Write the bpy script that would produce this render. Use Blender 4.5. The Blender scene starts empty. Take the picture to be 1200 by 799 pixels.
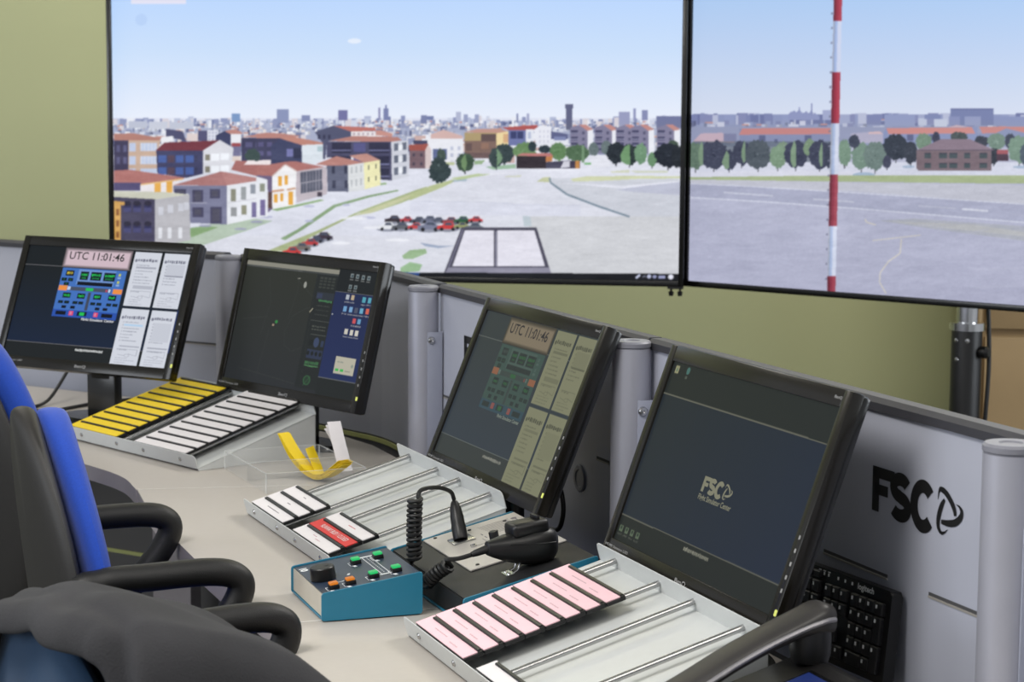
import bpy, bmesh, math, random
import numpy as np
from mathutils import Vector, Matrix
random.seed(7)
rng = np.random.default_rng(11)
S = bpy.context.scene
COL = S.collection
PI = math.pi

# ------------------------------------------------------------------ colour, materials
def lin1(c):
    c = c / 255.0
    return c / 12.92 if c <= 0.04045 else ((c + 0.055) / 1.055) ** 2.4
def lin(r, g, b):
    return (lin1(r), lin1(g), lin1(b), 1.0)

def mat(name, rgb, rough=0.5, metal=0.0, spec=0.5, noise=0.0, nscale=40.0, bump=0.0, bscale=300.0, coat=0.0, sheen=0.0):
    """principled material; a noise texture varies the colour slightly and drives a fine bump"""
    m = bpy.data.materials.new(name)
    m.use_nodes = True
    nt = m.node_tree
    b = nt.nodes['Principled BSDF']
    c = lin(*rgb)
    b.inputs['Base Color'].default_value = c
    b.inputs['Roughness'].default_value = rough
    b.inputs['Metallic'].default_value = metal
    b.inputs['Specular IOR Level'].default_value = spec
    b.inputs['Coat Weight'].default_value = coat
    b.inputs['Sheen Weight'].default_value = sheen
    tc = nt.nodes.new('ShaderNodeTexCoord')
    if noise > 0:
        n = nt.nodes.new('ShaderNodeTexNoise')
        n.inputs['Scale'].default_value = nscale
        n.inputs['Detail'].default_value = 4
        nt.links.new(tc.outputs['Object'], n.inputs['Vector'])
        r = nt.nodes.new('ShaderNodeValToRGB')
        r.color_ramp.elements[0].position = 0.3
        r.color_ramp.elements[1].position = 0.7
        r.color_ramp.elements[0].color = tuple(x * (1 - noise) for x in c[:3]) + (1,)
        r.color_ramp.elements[1].color = tuple(min(1, x * (1 + noise)) for x in c[:3]) + (1,)
        nt.links.new(n.outputs['Fac'], r.inputs['Fac'])
        nt.links.new(r.outputs['Color'], b.inputs['Base Color'])
    if bump > 0:
        n2 = nt.nodes.new('ShaderNodeTexNoise')
        n2.inputs['Scale'].default_value = bscale
        n2.inputs['Detail'].default_value = 3
        nt.links.new(tc.outputs['Object'], n2.inputs['Vector'])
        bp = nt.nodes.new('ShaderNodeBump')
        bp.inputs['Strength'].default_value = bump
        bp.inputs['Distance'].default_value = 0.002
        nt.links.new(n2.outputs['Fac'], bp.inputs['Height'])
        nt.links.new(bp.outputs['Normal'], b.inputs['Normal'])
    return m

def emit_mat(name, rgb, strength=1.0):
    m = mat(name, (0, 0, 0), 0.4)
    b = m.node_tree.nodes['Principled BSDF']
    b.inputs['Emission Color'].default_value = lin(*rgb)
    b.inputs['Emission Strength'].default_value = strength
    return m

def screen_mat(name, strength=1.0, rough=0.3, spec=0.3):
    """a lit display: shows the picture stored on its own pixels"""
    m = mat(name, (4, 4, 5), rough, spec=spec)
    nt = m.node_tree
    b = nt.nodes['Principled BSDF']
    a = nt.nodes.new('ShaderNodeAttribute')
    a.attribute_name = 'pixels'
    nt.links.new(a.outputs['Color'], b.inputs['Emission Color'])
    b.inputs['Emission Strength'].default_value = strength
    return m

def glass_mat(name, rgb=(235, 238, 238), clear=.86, edge=False):
    """thin clear sheet: mostly see-through, a little white surface gloss"""
    m = mat(name, rgb, .12, spec=.5)
    nt = m.node_tree; b = nt.nodes['Principled BSDF']; out = nt.nodes['Material Output']
    tr = nt.nodes.new('ShaderNodeBsdfTransparent'); mx = nt.nodes.new('ShaderNodeMixShader')
    mx.inputs['Fac'].default_value = 1 - clear
    nt.links.new(tr.outputs[0], mx.inputs[1]); nt.links.new(b.outputs[0], mx.inputs[2]); nt.links.new(mx.outputs[0], out.inputs['Surface'])
    return m

M = dict(
    wall=mat('green_wall_paint', (182, 187, 148), 0.75, noise=0.03, nscale=1.5, bump=0.15, bscale=200),
    ceil=mat('ceiling_paint', (225, 225, 220), 0.85, noise=0.02),
    floor=mat('dark_floor_covering', (84, 84, 82), 0.6, noise=0.08, nscale=60, bump=0.1),
    desk=mat('desk_laminate', (180, 174, 167), 0.42, noise=0.015, nscale=90, spec=0.4),
    deskedge=mat('desk_edge_band', (150, 143, 143), 0.5, noise=0.02),
    seam=mat('desk_joint', (232, 230, 226), 0.5),
    panel=mat('panel_grey_paint', (170, 173, 186), 0.42, noise=0.02, nscale=8, bump=0.05, bscale=600, spec=0.45),
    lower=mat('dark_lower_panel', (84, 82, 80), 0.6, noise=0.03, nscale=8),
    alu=mat('post_aluminium', (166, 167, 178), 0.4, metal=0.35, noise=0.02, nscale=30),
    cap=mat('post_cap_grey', (120, 121, 130), 0.45, noise=0.02),
    bracket=mat('bracket_plate_paint', (152, 156, 172), 0.45, noise=0.02),
    trim=mat('panel_rubber_trim', (52, 52, 58), 0.55, noise=0.05, nscale=50),
    strip=mat('panel_foot_strip', (176, 180, 112), 0.6, noise=0.03),
    slot=mat('panel_slot_shadow', (70, 70, 72), 0.7, noise=0.02),
    slotlip=mat('panel_slot_lip', (150, 146, 140), 0.5, noise=0.02),
    black=mat('black_print', (14, 14, 16), 0.55, noise=0.05),
    tray=mat('tray_powder_coat', (197, 200, 199), 0.4, noise=0.015, nscale=80, bump=0.08, bscale=900),
    steel=mat('polished_steel', (176, 176, 176), 0.27, metal=1.0, noise=0.02),
    screw=mat('screw_steel', (190, 190, 190), 0.25, metal=1.0, noise=0.02),
    holder=mat('strip_holder_plastic', (16, 16, 18), 0.35, noise=0.05),
    pyellow=mat('yellow_card', (232, 200, 12), 0.6, noise=0.03, nscale=70),
    pwhite=mat('white_card', (222, 218, 220), 0.6, noise=0.02, nscale=70),
    ppink=mat('pink_card', (236, 196, 204), 0.6, noise=0.02, nscale=70),
    pred=mat('red_card', (205, 44, 44), 0.55, noise=0.03, nscale=70),
    ink=mat('printed_ink', (112, 108, 114), 0.7, noise=0.02),
    inkred=mat('printed_red_ink', (190, 90, 95), 0.7, noise=0.02),
    inkfaint=mat('pencil_marks', (196, 164, 172), 0.7, noise=0.02),
    white=mat('white_print', (225, 228, 230), 0.55, noise=0.02),
    teal=mat('teal_enamel', (34, 118, 148), 0.4, noise=0.02, nscale=60, bump=0.08, bscale=900),
    navy=mat('navy_faceplate', (40, 52, 70), 0.4, noise=0.03),
    beige=mat('beige_faceplate', (190, 184, 170), 0.45, noise=0.02),
    silver=mat('silver_faceplate', (184, 180, 174), 0.4, metal=0.15, noise=0.02, nscale=120),
    blacktop=mat('black_enamel', (22, 22, 24), 0.5, noise=0.06, nscale=90, bump=0.1, bscale=900),
    plastic=mat('black_plastic', (11, 11, 12), 0.4, noise=0.08, nscale=70, bump=0.1, bscale=700),
    gloss=mat('gloss_black_plastic', (9, 9, 8), 0.25, noise=0.05, spec=0.6),
    bezel=mat('monitor_bezel_plastic', (26, 24, 20), 0.24, noise=0.04, spec=0.38),
    rubber=mat('black_cable_rubber', (12, 12, 13), 0.5, noise=0.06),
    greybtn=mat('grey_print', (150, 150, 150), 0.6, noise=0.02),
    shell=mat('chair_shell_plastic', (30, 28, 25), 0.55, noise=0.06, nscale=40, bump=0.15, bscale=500),
    arm=mat('chair_arm_plastic', (12, 12, 13), 0.5, noise=0.08, nscale=60, bump=0.25, bscale=700),
    blue=mat('blue_chair_fabric', (13, 64, 168), 0.85, noise=0.08, nscale=300, bump=0.3, bscale=900, sheen=0.2),
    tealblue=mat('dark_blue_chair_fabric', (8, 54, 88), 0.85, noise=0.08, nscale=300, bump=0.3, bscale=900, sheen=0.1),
    jacket=mat('grey_jacket_cloth', (42, 42, 45), 0.92, noise=0.2, nscale=9, bump=0.4, bscale=400),
    tan=mat('tan_cabinet_laminate', (158, 134, 98), 0.6, noise=0.03, nscale=12),
    chrome=mat('chrome', (200, 200, 200), 0.15, metal=1.0, noise=0.02),
    acrylic=glass_mat('clear_acrylic', (235, 238, 238), clear=.93),
    acrylic_edge=glass_mat('acrylic_edge', clear=.6),
    btn_green=emit_mat('lit_green_button', (22, 160, 84), 0.75),
    btn_green_top=emit_mat('lit_green_button_cap', (40, 200, 110), 0.9),
    btn_orange=emit_mat('lit_orange_button', (232, 132, 30), 0.8),
    led=emit_mat('power_led', (226, 232, 120), 1.0),
    satin=mat('satin_silver_plastic', (150, 148, 152), 0.35, metal=0.6, noise=0.02),
    lcd=emit_mat('telephone_lcd', (36, 58, 128), 0.6),
    phonegrey=mat('telephone_grey_plastic', (24, 23, 23), 0.4, noise=0.05, bump=0.1, bscale=700),
    handset=mat('telephone_handset_plastic', (46, 44, 43), 0.42, noise=0.05, spec=0.45),
    keycap=mat('keyboard_keycap', (24, 24, 27), 0.4, noise=0.05),
)

# ------------------------------------------------------------------ mesh helpers
def T(x, y, z): return Matrix.Translation((x, y, z))
def RX(a): return Matrix.Rotation(a, 4, 'X')
def RY(a): return Matrix.Rotation(a, 4, 'Y')
def RZ(a): return Matrix.Rotation(a, 4, 'Z')

def nb(): return bmesh.new()

def addv(bm, verts, faces, m=None, mi=0):
    vs = [bm.verts.new((m @ Vector(v)) if m else Vector(v)) for v in verts]
    for f in faces:
        try:
            fc = bm.faces.new([vs[i] for i in f])
            fc.material_index = mi
        except ValueError:
            pass
    return vs

def box(bm, x0, x1, y0, y1, z0, z1, m=None, bev=0.0, seg=2, mi=0):
    b2 = bmesh.new()
    v = [(x0, y0, z0), (x1, y0, z0), (x1, y1, z0), (x0, y1, z0), (x0, y0, z1), (x1, y0, z1), (x1, y1, z1), (x0, y1, z1)]
    addv(b2, v, [(0, 3, 2, 1), (4, 5, 6, 7), (0, 1, 5, 4), (1, 2, 6, 5), (2, 3, 7, 6), (3, 0, 4, 7)])
    if bev > 0:
        bmesh.ops.bevel(b2, geom=list(b2.edges), offset=bev, segments=seg, profile=0.5, affect='EDGES')
    merge(bm, b2, m, mi)

def merge(bm, b2, m=None, mi=0):
    idx = {}
    for v in b2.verts:
        idx[v] = bm.verts.new((m @ v.co) if m else v.co)
    for f in b2.faces:
        try:
            nf = bm.faces.new([idx[v] for v in f.verts])
            nf.material_index = mi if mi else f.material_index
        except ValueError:
            pass
    b2.free()

def prism(bm, pts, z0, z1, m=None, bev=0.0, seg=2, mi=0):
    """polygon in local x,y extruded along z"""
    b2 = bmesh.new()
    n = len(pts)
    lo = [b2.verts.new((p[0], p[1], z0)) for p in pts]
    hi = [b2.verts.new((p[0], p[1], z1)) for p in pts]
    b2.faces.new(lo[::-1]); b2.faces.new(hi)
    for i in range(n):
        j = (i + 1) % n
        b2.faces.new((lo[i], lo[j], hi[j], hi[i]))
    if bev > 0:
        bmesh.ops.bevel(b2, geom=list(b2.edges), offset=bev, segments=seg, profile=0.5, affect='EDGES')
    merge(bm, b2, m, mi)

def smooth_path(pts, n=8):
    P = [Vector(p) for p in pts]
    out = []
    for i in range(len(P) - 1):
        p0 = P[max(0, i - 1)]; p1 = P[i]; p2 = P[i + 1]; p3 = P[min(len(P) - 1, i + 2)]
        for k in range(n):
            t = k / n
            out.append(0.5 * ((2 * p1) + (p2 - p0) * t + (2 * p0 - 5 * p1 + 4 * p2 - p3) * t * t + (3 * p1 - p0 - 3 * p2 + p3) * t ** 3))
    out.append(P[-1])
    return out

def tube(bm, pts, r, seg=10, m=None, mi=0, flat=1.0):
    P = [Vector(p) for p in pts]
    n = len(P)
    R = r if isinstance(r, (list, tuple)) else [r] * n
    up = None
    rings = []
    for i in range(n):
        d = (P[min(n - 1, i + 1)] - P[max(0, i - 1)]).normalized()
        if up is None:
            a = Vector((0, 0, 1)) if abs(d.z) < 0.9 else Vector((1, 0, 0))
            up = (a - d * a.dot(d)).normalized()
        else:
            up = (up - d * up.dot(d)).normalized()
        s = d.cross(up)
        rings.append([P[i] + (s * math.cos(2 * PI * k / seg) * flat + up * math.sin(2 * PI * k / seg)) * R[i] for k in range(seg)])
    loft(bm, rings, m, mi=mi)

def loft(bm, rings, m=None, closed=True, caps=True, mi=0):
    vs = [[bm.verts.new((m @ Vector(p)) if m else Vector(p)) for p in r] for r in rings]
    for a, b in zip(vs, vs[1:]):
        n = len(a)
        for k in range(n if closed else n - 1):
            j = (k + 1) % n
            try:
                f = bm.faces.new((a[k], a[j], b[j], b[k])); f.material_index = mi
            except ValueError:
                pass
    if caps and closed:
        for r in (vs[0][::-1], vs[-1]):
            try:
                f = bm.faces.new(r); f.material_index = mi
            except ValueError:
                pass
    return vs

def lathe(bm, prof, seg=24, m=None, mi=0):
    rings = [[(r * math.cos(2 * PI * k / seg), r * math.sin(2 * PI * k / seg), z) for k in range(seg)] for r, z in prof]
    loft(bm, rings, m, mi=mi)

def obj(name, bm, mats, parent=None, m=None, sharp=35, smooth=True):
    bmesh.ops.recalc_face_normals(bm, faces=list(bm.faces))
    if smooth:
        ca = math.radians(sharp)
        for f in bm.faces: f.smooth = True
        for e in bm.edges:
            if len(e.link_faces) == 2 and e.calc_face_angle(0) > ca: e.smooth = False
    me = bpy.data.meshes.new(name)
    bm.to_mesh(me); bm.free()
    for x in (mats if isinstance(mats, (list, tuple)) else [mats]): me.materials.append(x)
    o = bpy.data.objects.new(name, me)
    COL.objects.link(o)
    if parent: o.parent = parent
    if m: o.matrix_local = m
    return o

def thing(name, label, cat, loc=(0, 0, 0), rz=0.0, group=None, rx=0.0):
    o = bpy.data.objects.new(name, None)
    o.empty_display_size = 0.05
    COL.objects.link(o)
    o.location = loc
    o.rotation_euler = (rx, 0, rz)
    tag(o, label, cat, group)
    return o

def tag(o, label, cat, group=None):
    o['label'] = label; o['category'] = cat
    if group: o['group'] = group
    return o

def struct(o):
    o['kind'] = 'structure'
    return o

def copy_tree(o, parent=None):
    c = o.copy(); COL.objects.link(c)
    if parent: c.parent = parent
    for ch in list(o.children): copy_tree(ch, c)
    return c

def text_bm(s, x0, y0, x1, y1, bold=0.0):
    """lettering as flat mesh fitted into a box of the x,y plane"""
    cu = bpy.data.curves.new('lettering_source', 'FONT')
    cu.body = s; cu.offset = bold; cu.resolution_u = 3
    ob = bpy.data.objects.new('lettering_source', cu)
    COL.objects.link(ob)
    dg = bpy.context.evaluated_depsgraph_get(); dg.update()
    me = bpy.data.meshes.new_from_object(ob.evaluated_get(dg))
    bm = bmesh.new(); bm.from_mesh(me)
    bpy.data.objects.remove(ob); bpy.data.curves.remove(cu); bpy.data.meshes.remove(me)
    xs = [v.co.x for v in bm.verts]; ys = [v.co.y for v in bm.verts]
    a, b, c, d = min(xs), max(xs), min(ys), max(ys)
    for v in bm.verts:
        v.co.x = x0 + (v.co.x - a) / (b - a) * (x1 - x0)
        v.co.y = y0 + (v.co.y - c) / (d - c) * (y1 - y0)
        v.co.z = 0
    for f in bm.faces: f.material_index = 0
    return bm

def stroke(bm, pts, w, z=0.0, mi=0):
    """flat stroke of width w (number or list) along a polyline in x,y"""
    P = [Vector((p[0], p[1])) for p in pts]
    n = len(P)
    W = w if isinstance(w, (list, tuple)) else [w] * n
    L, R = [], []
    for i in range(n):
        d = (P[min(n - 1, i + 1)] - P[max(0, i - 1)]).normalized()
        q = Vector((-d.y, d.x)) * W[i] / 2
        L.append(P[i] + q); R.append(P[i] - q)
    lv = [bm.verts.new((p.x, p.y, z)) for p in L]; rv = [bm.verts.new((p.x, p.y, z)) for p in R]
    for i in range(n - 1):
        f = bm.faces.new((lv[i], rv[i], rv[i + 1], lv[i + 1])); f.material_index = mi

def arc(cx, cy, rx, ry, a0, a1, n=18):
    return [(cx + rx * math.cos(math.radians(a0 + (a1 - a0) * i / n)), cy + ry * math.sin(math.radians(a0 + (a1 - a0) * i / n))) for i in range(n + 1)]

def fsc_bm():
    """heavy letters F S C and a three-bladed knot, in a box 3.6 wide and 1 high (x,y plane)"""
    bm = bmesh.new()
    w = 0.29
    stroke(bm, [(0.145, 0.0), (0.145, 1.0)], w)
    stroke(bm, [(0.0, 0.875), (0.92, 0.875)], 0.25)
    stroke(bm, [(0.1, 0.5), (0.66, 0.5)], 0.24)
    up = arc(1.17, 0.69, 0.29, 0.19, 25, 262, 18)
    lo = arc(1.17, 0.28, 0.31, 0.195, 82, -150, 18)
    stroke(bm, up + lo, [w] * (len(up) + len(lo)))
    stroke(bm, arc(2.08, 0.46, 0.36, 0.43, 42, 318, 26), w)
    for pts, ww in (([(2.65, .718), (2.677, .877), (2.74, .95), (2.913, .918), (3.126, .78), (3.27, .617), (3.316, .484)], [.015, .05, .11, .135, .14, .13, .09]),
                    ([(2.90, .758), (2.795, .612), (2.715, .433), (2.677, .26), (2.70, .122), (2.81, .035), (2.937, .068), (3.04, .146)], [.07, .13, .145, .135, .11, .08, .045, .012]),
                    ([(2.795, .27), (3.055, .282), (3.316, .344), (3.505, .479), (3.55, .613), (3.458, .703), (3.34, .732)], [.09, .14, .155, .145, .11, .055, .012])):
        P3 = smooth_path([(x, y, w_) for (x, y), w_ in zip(pts, ww)], 5)
        stroke(bm, [(q.x, q.y) for q in P3], [q.z for q in P3])
    return bm

def xf(bm, m):
    for v in bm.verts: v.co = m @ v.co
    return bm

# ------------------------------------------------------------------ pictures on displays
class Canvas:
    def __init__(s, x0, y0, x1, y1, ss=2):
        s.x0, s.y0, s.ss = x0, y0, ss
        s.W = int((x1 - x0) * ss); s.H = int((y1 - y0) * ss)
        s.a = np.zeros((s.H, s.W, 3), np.float32)
        s.org(0, 0, 1)
    def org(s, ox, oy, k): s.ox, s.oy, s.k = ox, oy, k
    def P(s, p): return ((s.ox + p[0] / s.k - s.x0) * s.ss, (s.oy + p[1] / s.k - s.y0) * s.ss)
    def vgrad(s, stops):
        y = s.y0 + (np.arange(s.H) + .5) / s.ss
        ys = [q[0] for q in stops]
        g = np.stack([np.interp(y, ys, [q[1][c] for q in stops]) for c in range(3)], 1)
        s.a[:] = g[:, None, :]
    def fill(s, pts, col, al=1.0):
        q = np.array([s.P(p) for p in pts])
        xa, ya = np.floor(q.min(0)).astype(int); xb, yb = np.ceil(q.max(0)).astype(int) + 1
        xa, ya = max(xa, 0), max(ya, 0); xb, yb = min(xb, s.W), min(yb, s.H)
        if xa >= xb or ya >= yb: return
        X, Y = np.meshgrid(np.arange(xa, xb) + .5, np.arange(ya, yb) + .5)
        ins = np.zeros(X.shape, bool)
        n = len(q)
        for i in range(n):
            x1, y1 = q[i]; x2, y2 = q[(i + 1) % n]
            if y1 == y2: continue
            c = ((Y < y1) != (Y < y2)) & (X < (x2 - x1) * (Y - y1) / (y2 - y1) + x1)
            ins ^= c
        v = s.a[ya:yb, xa:xb]
        v[ins] = v[ins] * (1 - al) + np.array(col, np.float32) * al
    def rect(s, x0, y0, x1, y1, col, al=1.0): s.fill([(x0, y0), (x1, y0), (x1, y1), (x0, y1)], col, al)
    def ell(s, cx, cy, rx, ry, col, al=1.0, n=18, rag=0.0):
        s.fill([(cx + rx * (1 + rag * random.uniform(-1, 1)) * math.cos(2 * PI * i / n), cy + ry * (1 + rag * random.uniform(-1, 1)) * math.sin(2 * PI * i / n)) for i in range(n)], col, al)
    def line(s, pts, w, col, al=1.0):
        for (x0, y0), (x1, y1) in zip(pts, pts[1:]):
            L = math.hypot(x1 - x0, y1 - y0) or 1
            nx, ny = -(y1 - y0) / L * w / 2, (x1 - x0) / L * w / 2
            s.fill([(x0 + nx, y0 + ny), (x1 + nx, y1 + ny), (x1 - nx, y1 - ny), (x0 - nx, y0 - ny)], col, al)
    def finish(s, col, a, y0, sat):
        """fine texture of the rendered scenery below row y0, slightly muted colour"""
        h, w = s.a.shape[:2]
        g = np.zeros((h, w), np.float32)
        for ch, cw, amp in ((2, 3, 2.6), (3, 14, 2.4), (8, 40, 2.6), (30, 120, 2.6)):
            q = rng.normal(0, amp, (h // ch + 2, w // cw + 2))
            Y, X = np.arange(h) / ch, np.arange(w) / cw
            i, j = Y.astype(int), X.astype(int); fy, fx = (Y - i)[:, None], (X - j)[None]
            g += (q[i][:, j] * (1 - fx) + q[i][:, j + 1] * fx) * (1 - fy) + (q[i + 1][:, j] * (1 - fx) + q[i + 1][:, j + 1] * fx) * fy
        y = s.y0 + np.arange(h) / s.ss
        g *= np.clip((y - y0) / 30, 0, 1)[:, None]
        L = s.a.mean(2, keepdims=True)
        k = np.clip((y - y0 + 12) / 12, 0, 1)[:, None, None]
        s.a = s.a * (1 - k * (1 - sat)) + L * k * (1 - sat)
        s.a = np.clip((s.a * (1 - a) + np.array(col, np.float32) * a) + g[..., None], 0, 255)
    def blur(s, n=1):
        for _ in range(n):
            a = np.pad(s.a, ((1, 1), (1, 1), (0, 0)), 'edge')
            a = (a[:-2] + 2 * a[1:-1] + a[2:]) / 4
            s.a = (a[:, :-2] + 2 * a[:, 1:-1] + a[:, 2:]) / 4
    def sample(s, X, Y):
        x = np.clip((X - s.x0) * s.ss - .5, 0, s.W - 1.001); y = np.clip((Y - s.y0) * s.ss - .5, 0, s.H - 1.001)
        i, j = x.astype(int), y.astype(int)
        fx, fy = (x - i)[..., None], (y - j)[..., None]
        a = s.a
        return (a[j, i] * (1 - fx) + a[j, i + 1] * fx) * (1 - fy) + (a[j + 1, i] * (1 - fx) + a[j + 1, i + 1] * fx) * fy

def homography(src, dst):
    A, b = [], []
    for (x, y), (u, v) in zip(src, dst):
        A += [[x, y, 1, 0, 0, 0, -u * x, -u * y], [0, 0, 0, x, y, 1, -v * x, -v * y]]; b += [u, v]
    return np.append(np.linalg.solve(np.array(A, float), np.array(b, float)), 1).reshape(3, 3)

def pixel_screen(name, w, h, nx, ny, cv, hm, material, parent, m):
    """display surface w x h (local x right, z up, facing -y) with one vertex per pixel carrying the picture"""
    u, v = np.meshgrid(np.linspace(0, 1, nx), np.linspace(0, 1, ny))
    if hm is None:
        X, Y = u, 1 - v
    else:
        D = hm[2, 0] * u + hm[2, 1] * v + hm[2, 2]
        X = (hm[0, 0] * u + hm[0, 1] * v + hm[0, 2]) / D
        Y = (hm[1, 0] * u + hm[1, 1] * v + hm[1, 2]) / D
    c = cv.sample(X, Y) / 255.0
    c = np.where(c <= 0.04045, c / 12.92, ((c + 0.055) / 1.055) ** 2.4)
    co = np.stack([u * w, np.zeros_like(u), v * h], -1).reshape(-1, 3).astype(np.float32)
    k = np.arange(nx * ny).reshape(ny, nx)
    f = np.stack([k[:-1, :-1], k[:-1, 1:], k[1:, 1:], k[1:, :-1]], -1).reshape(-1, 4).astype(np.int32)
    me = bpy.data.meshes.new(name)
    me.vertices.add(len(co)); me.vertices.foreach_set('co', co.ravel())
    me.loops.add(f.size); me.loops.foreach_set('vertex_index', f.ravel())
    me.polygons.add(len(f)); me.polygons.foreach_set('loop_start', np.arange(0, f.size, 4, dtype=np.int32))
    me.update(calc_edges=True); me.validate()
    at = me.color_attributes.new('pixels', 'FLOAT_COLOR', 'POINT')
    at.data.foreach_set('color', np.concatenate([c.reshape(-1, 3), np.ones((len(co), 1))], 1).astype(np.float32).ravel())
    me.materials.append(material)
    o = bpy.data.objects.new(name, me); COL.objects.link(o)
    o.parent = parent; o.matrix_local = m
    return o


# ------------------------------------------------------------------ room
def plane_box(name, x0, x1, y0, y1, z0, z1, m):
    bm = nb(); box(bm, x0, x1, y0, y1, z0, z1)
    return struct(obj(name, bm, m, smooth=False))
plane_box('floor', -5, 5, -2, 7.0, -0.1, 0, M['floor'])
plane_box('wall_back', -5, 5, 7.0, 7.12, 0, 2.9, M['wall'])
plane_box('ceiling', -5.12, 5, -2, 7.12, 2.9, 3.0, M['ceil'])

# ------------------------------------------------------------------ the two big displays
LAV = (222, 225, 240)
def city_band(c, x0, x1, y0, y1, n, pal, hmin, hmax, wmin, wmax):
    """distant blocks, far ones first"""
    for i in range(n):
        t = (i + 1) / n
        y = y0 + (y1 - y0) * t
        x = random.uniform(x0, x1); w = random.uniform(wmin, wmax) * (0.6 + 0.5 * t); h = random.uniform(hmin, hmax) * (0.6 + 0.5 * t)
        q = random.choice(pal)
        c.rect(x, y - h, x + w, y, q)
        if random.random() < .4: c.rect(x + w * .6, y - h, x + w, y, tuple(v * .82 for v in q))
        if random.random() < .25: c.rect(x, y - h - 1, x + w, y - h + .6, random.choice([(200, 140, 130), (150, 160, 195), (240, 240, 246)]))

def windows(c, x0, y0, x1, y1, nx, ny, col, fx=.5, fy=.55, sh=0.0):
    """grid of windows in a wall; sh = vertical shift across the wall"""
    for i in range(nx):
        for j in range(ny):
            wx = (x1 - x0) / nx; wy = (y1 - y0) / ny
            xx = x0 + wx * (i + .5 - fx / 2); yy = y0 + wy * (j + .5 - fy / 2)
            a = sh * (xx - x0) / (x1 - x0); b = sh * (xx + wx * fx - x0) / (x1 - x0)
            c.fill([(xx, yy + a), (xx + wx * fx, yy + b), (xx + wx * fx, yy + wy * fy + b), (xx, yy + wy * fy + a)], col)

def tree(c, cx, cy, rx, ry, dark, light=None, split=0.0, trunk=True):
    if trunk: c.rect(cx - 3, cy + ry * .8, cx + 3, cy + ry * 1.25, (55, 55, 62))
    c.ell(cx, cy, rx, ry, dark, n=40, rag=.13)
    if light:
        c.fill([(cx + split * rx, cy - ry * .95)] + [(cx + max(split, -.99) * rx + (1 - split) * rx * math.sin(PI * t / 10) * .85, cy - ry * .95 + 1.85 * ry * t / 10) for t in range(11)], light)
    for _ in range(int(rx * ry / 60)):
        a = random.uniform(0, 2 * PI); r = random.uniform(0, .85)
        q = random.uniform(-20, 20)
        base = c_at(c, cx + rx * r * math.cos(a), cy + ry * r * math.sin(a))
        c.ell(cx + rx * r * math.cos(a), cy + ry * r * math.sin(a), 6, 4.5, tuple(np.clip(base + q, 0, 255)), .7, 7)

def c_at(c, x, y):
    p = c.P((x, y))
    return c.a[int(np.clip(p[1], 0, c.H - 1)), int(np.clip(p[0], 0, c.W - 1))].copy()

def car(c, x, y, w, col):
    c.ell(x, y + w * .16, w * .55, w * .12, (120, 125, 145), .8, 12)
    c.fill([(x - w / 2, y + w * .14), (x - w / 2, y - w * .02), (x - w * .22, y - w * .07), (x - w * .12, y - w * .22), (x + w * .22, y - w * .22), (x + w * .34, y - w * .05), (x + w / 2, y), (x + w / 2, y + w * .14)], col)
    c.fill([(x - w * .14, y - w * .06), (x - w * .08, y - w * .18), (x + w * .18, y - w * .18), (x + w * .26, y - w * .05)], (70, 78, 100))
    for d in (-.28, .28): c.ell(x + d * w, y + w * .14, w * .09, w * .09, (30, 30, 36), 1, 10)

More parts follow.
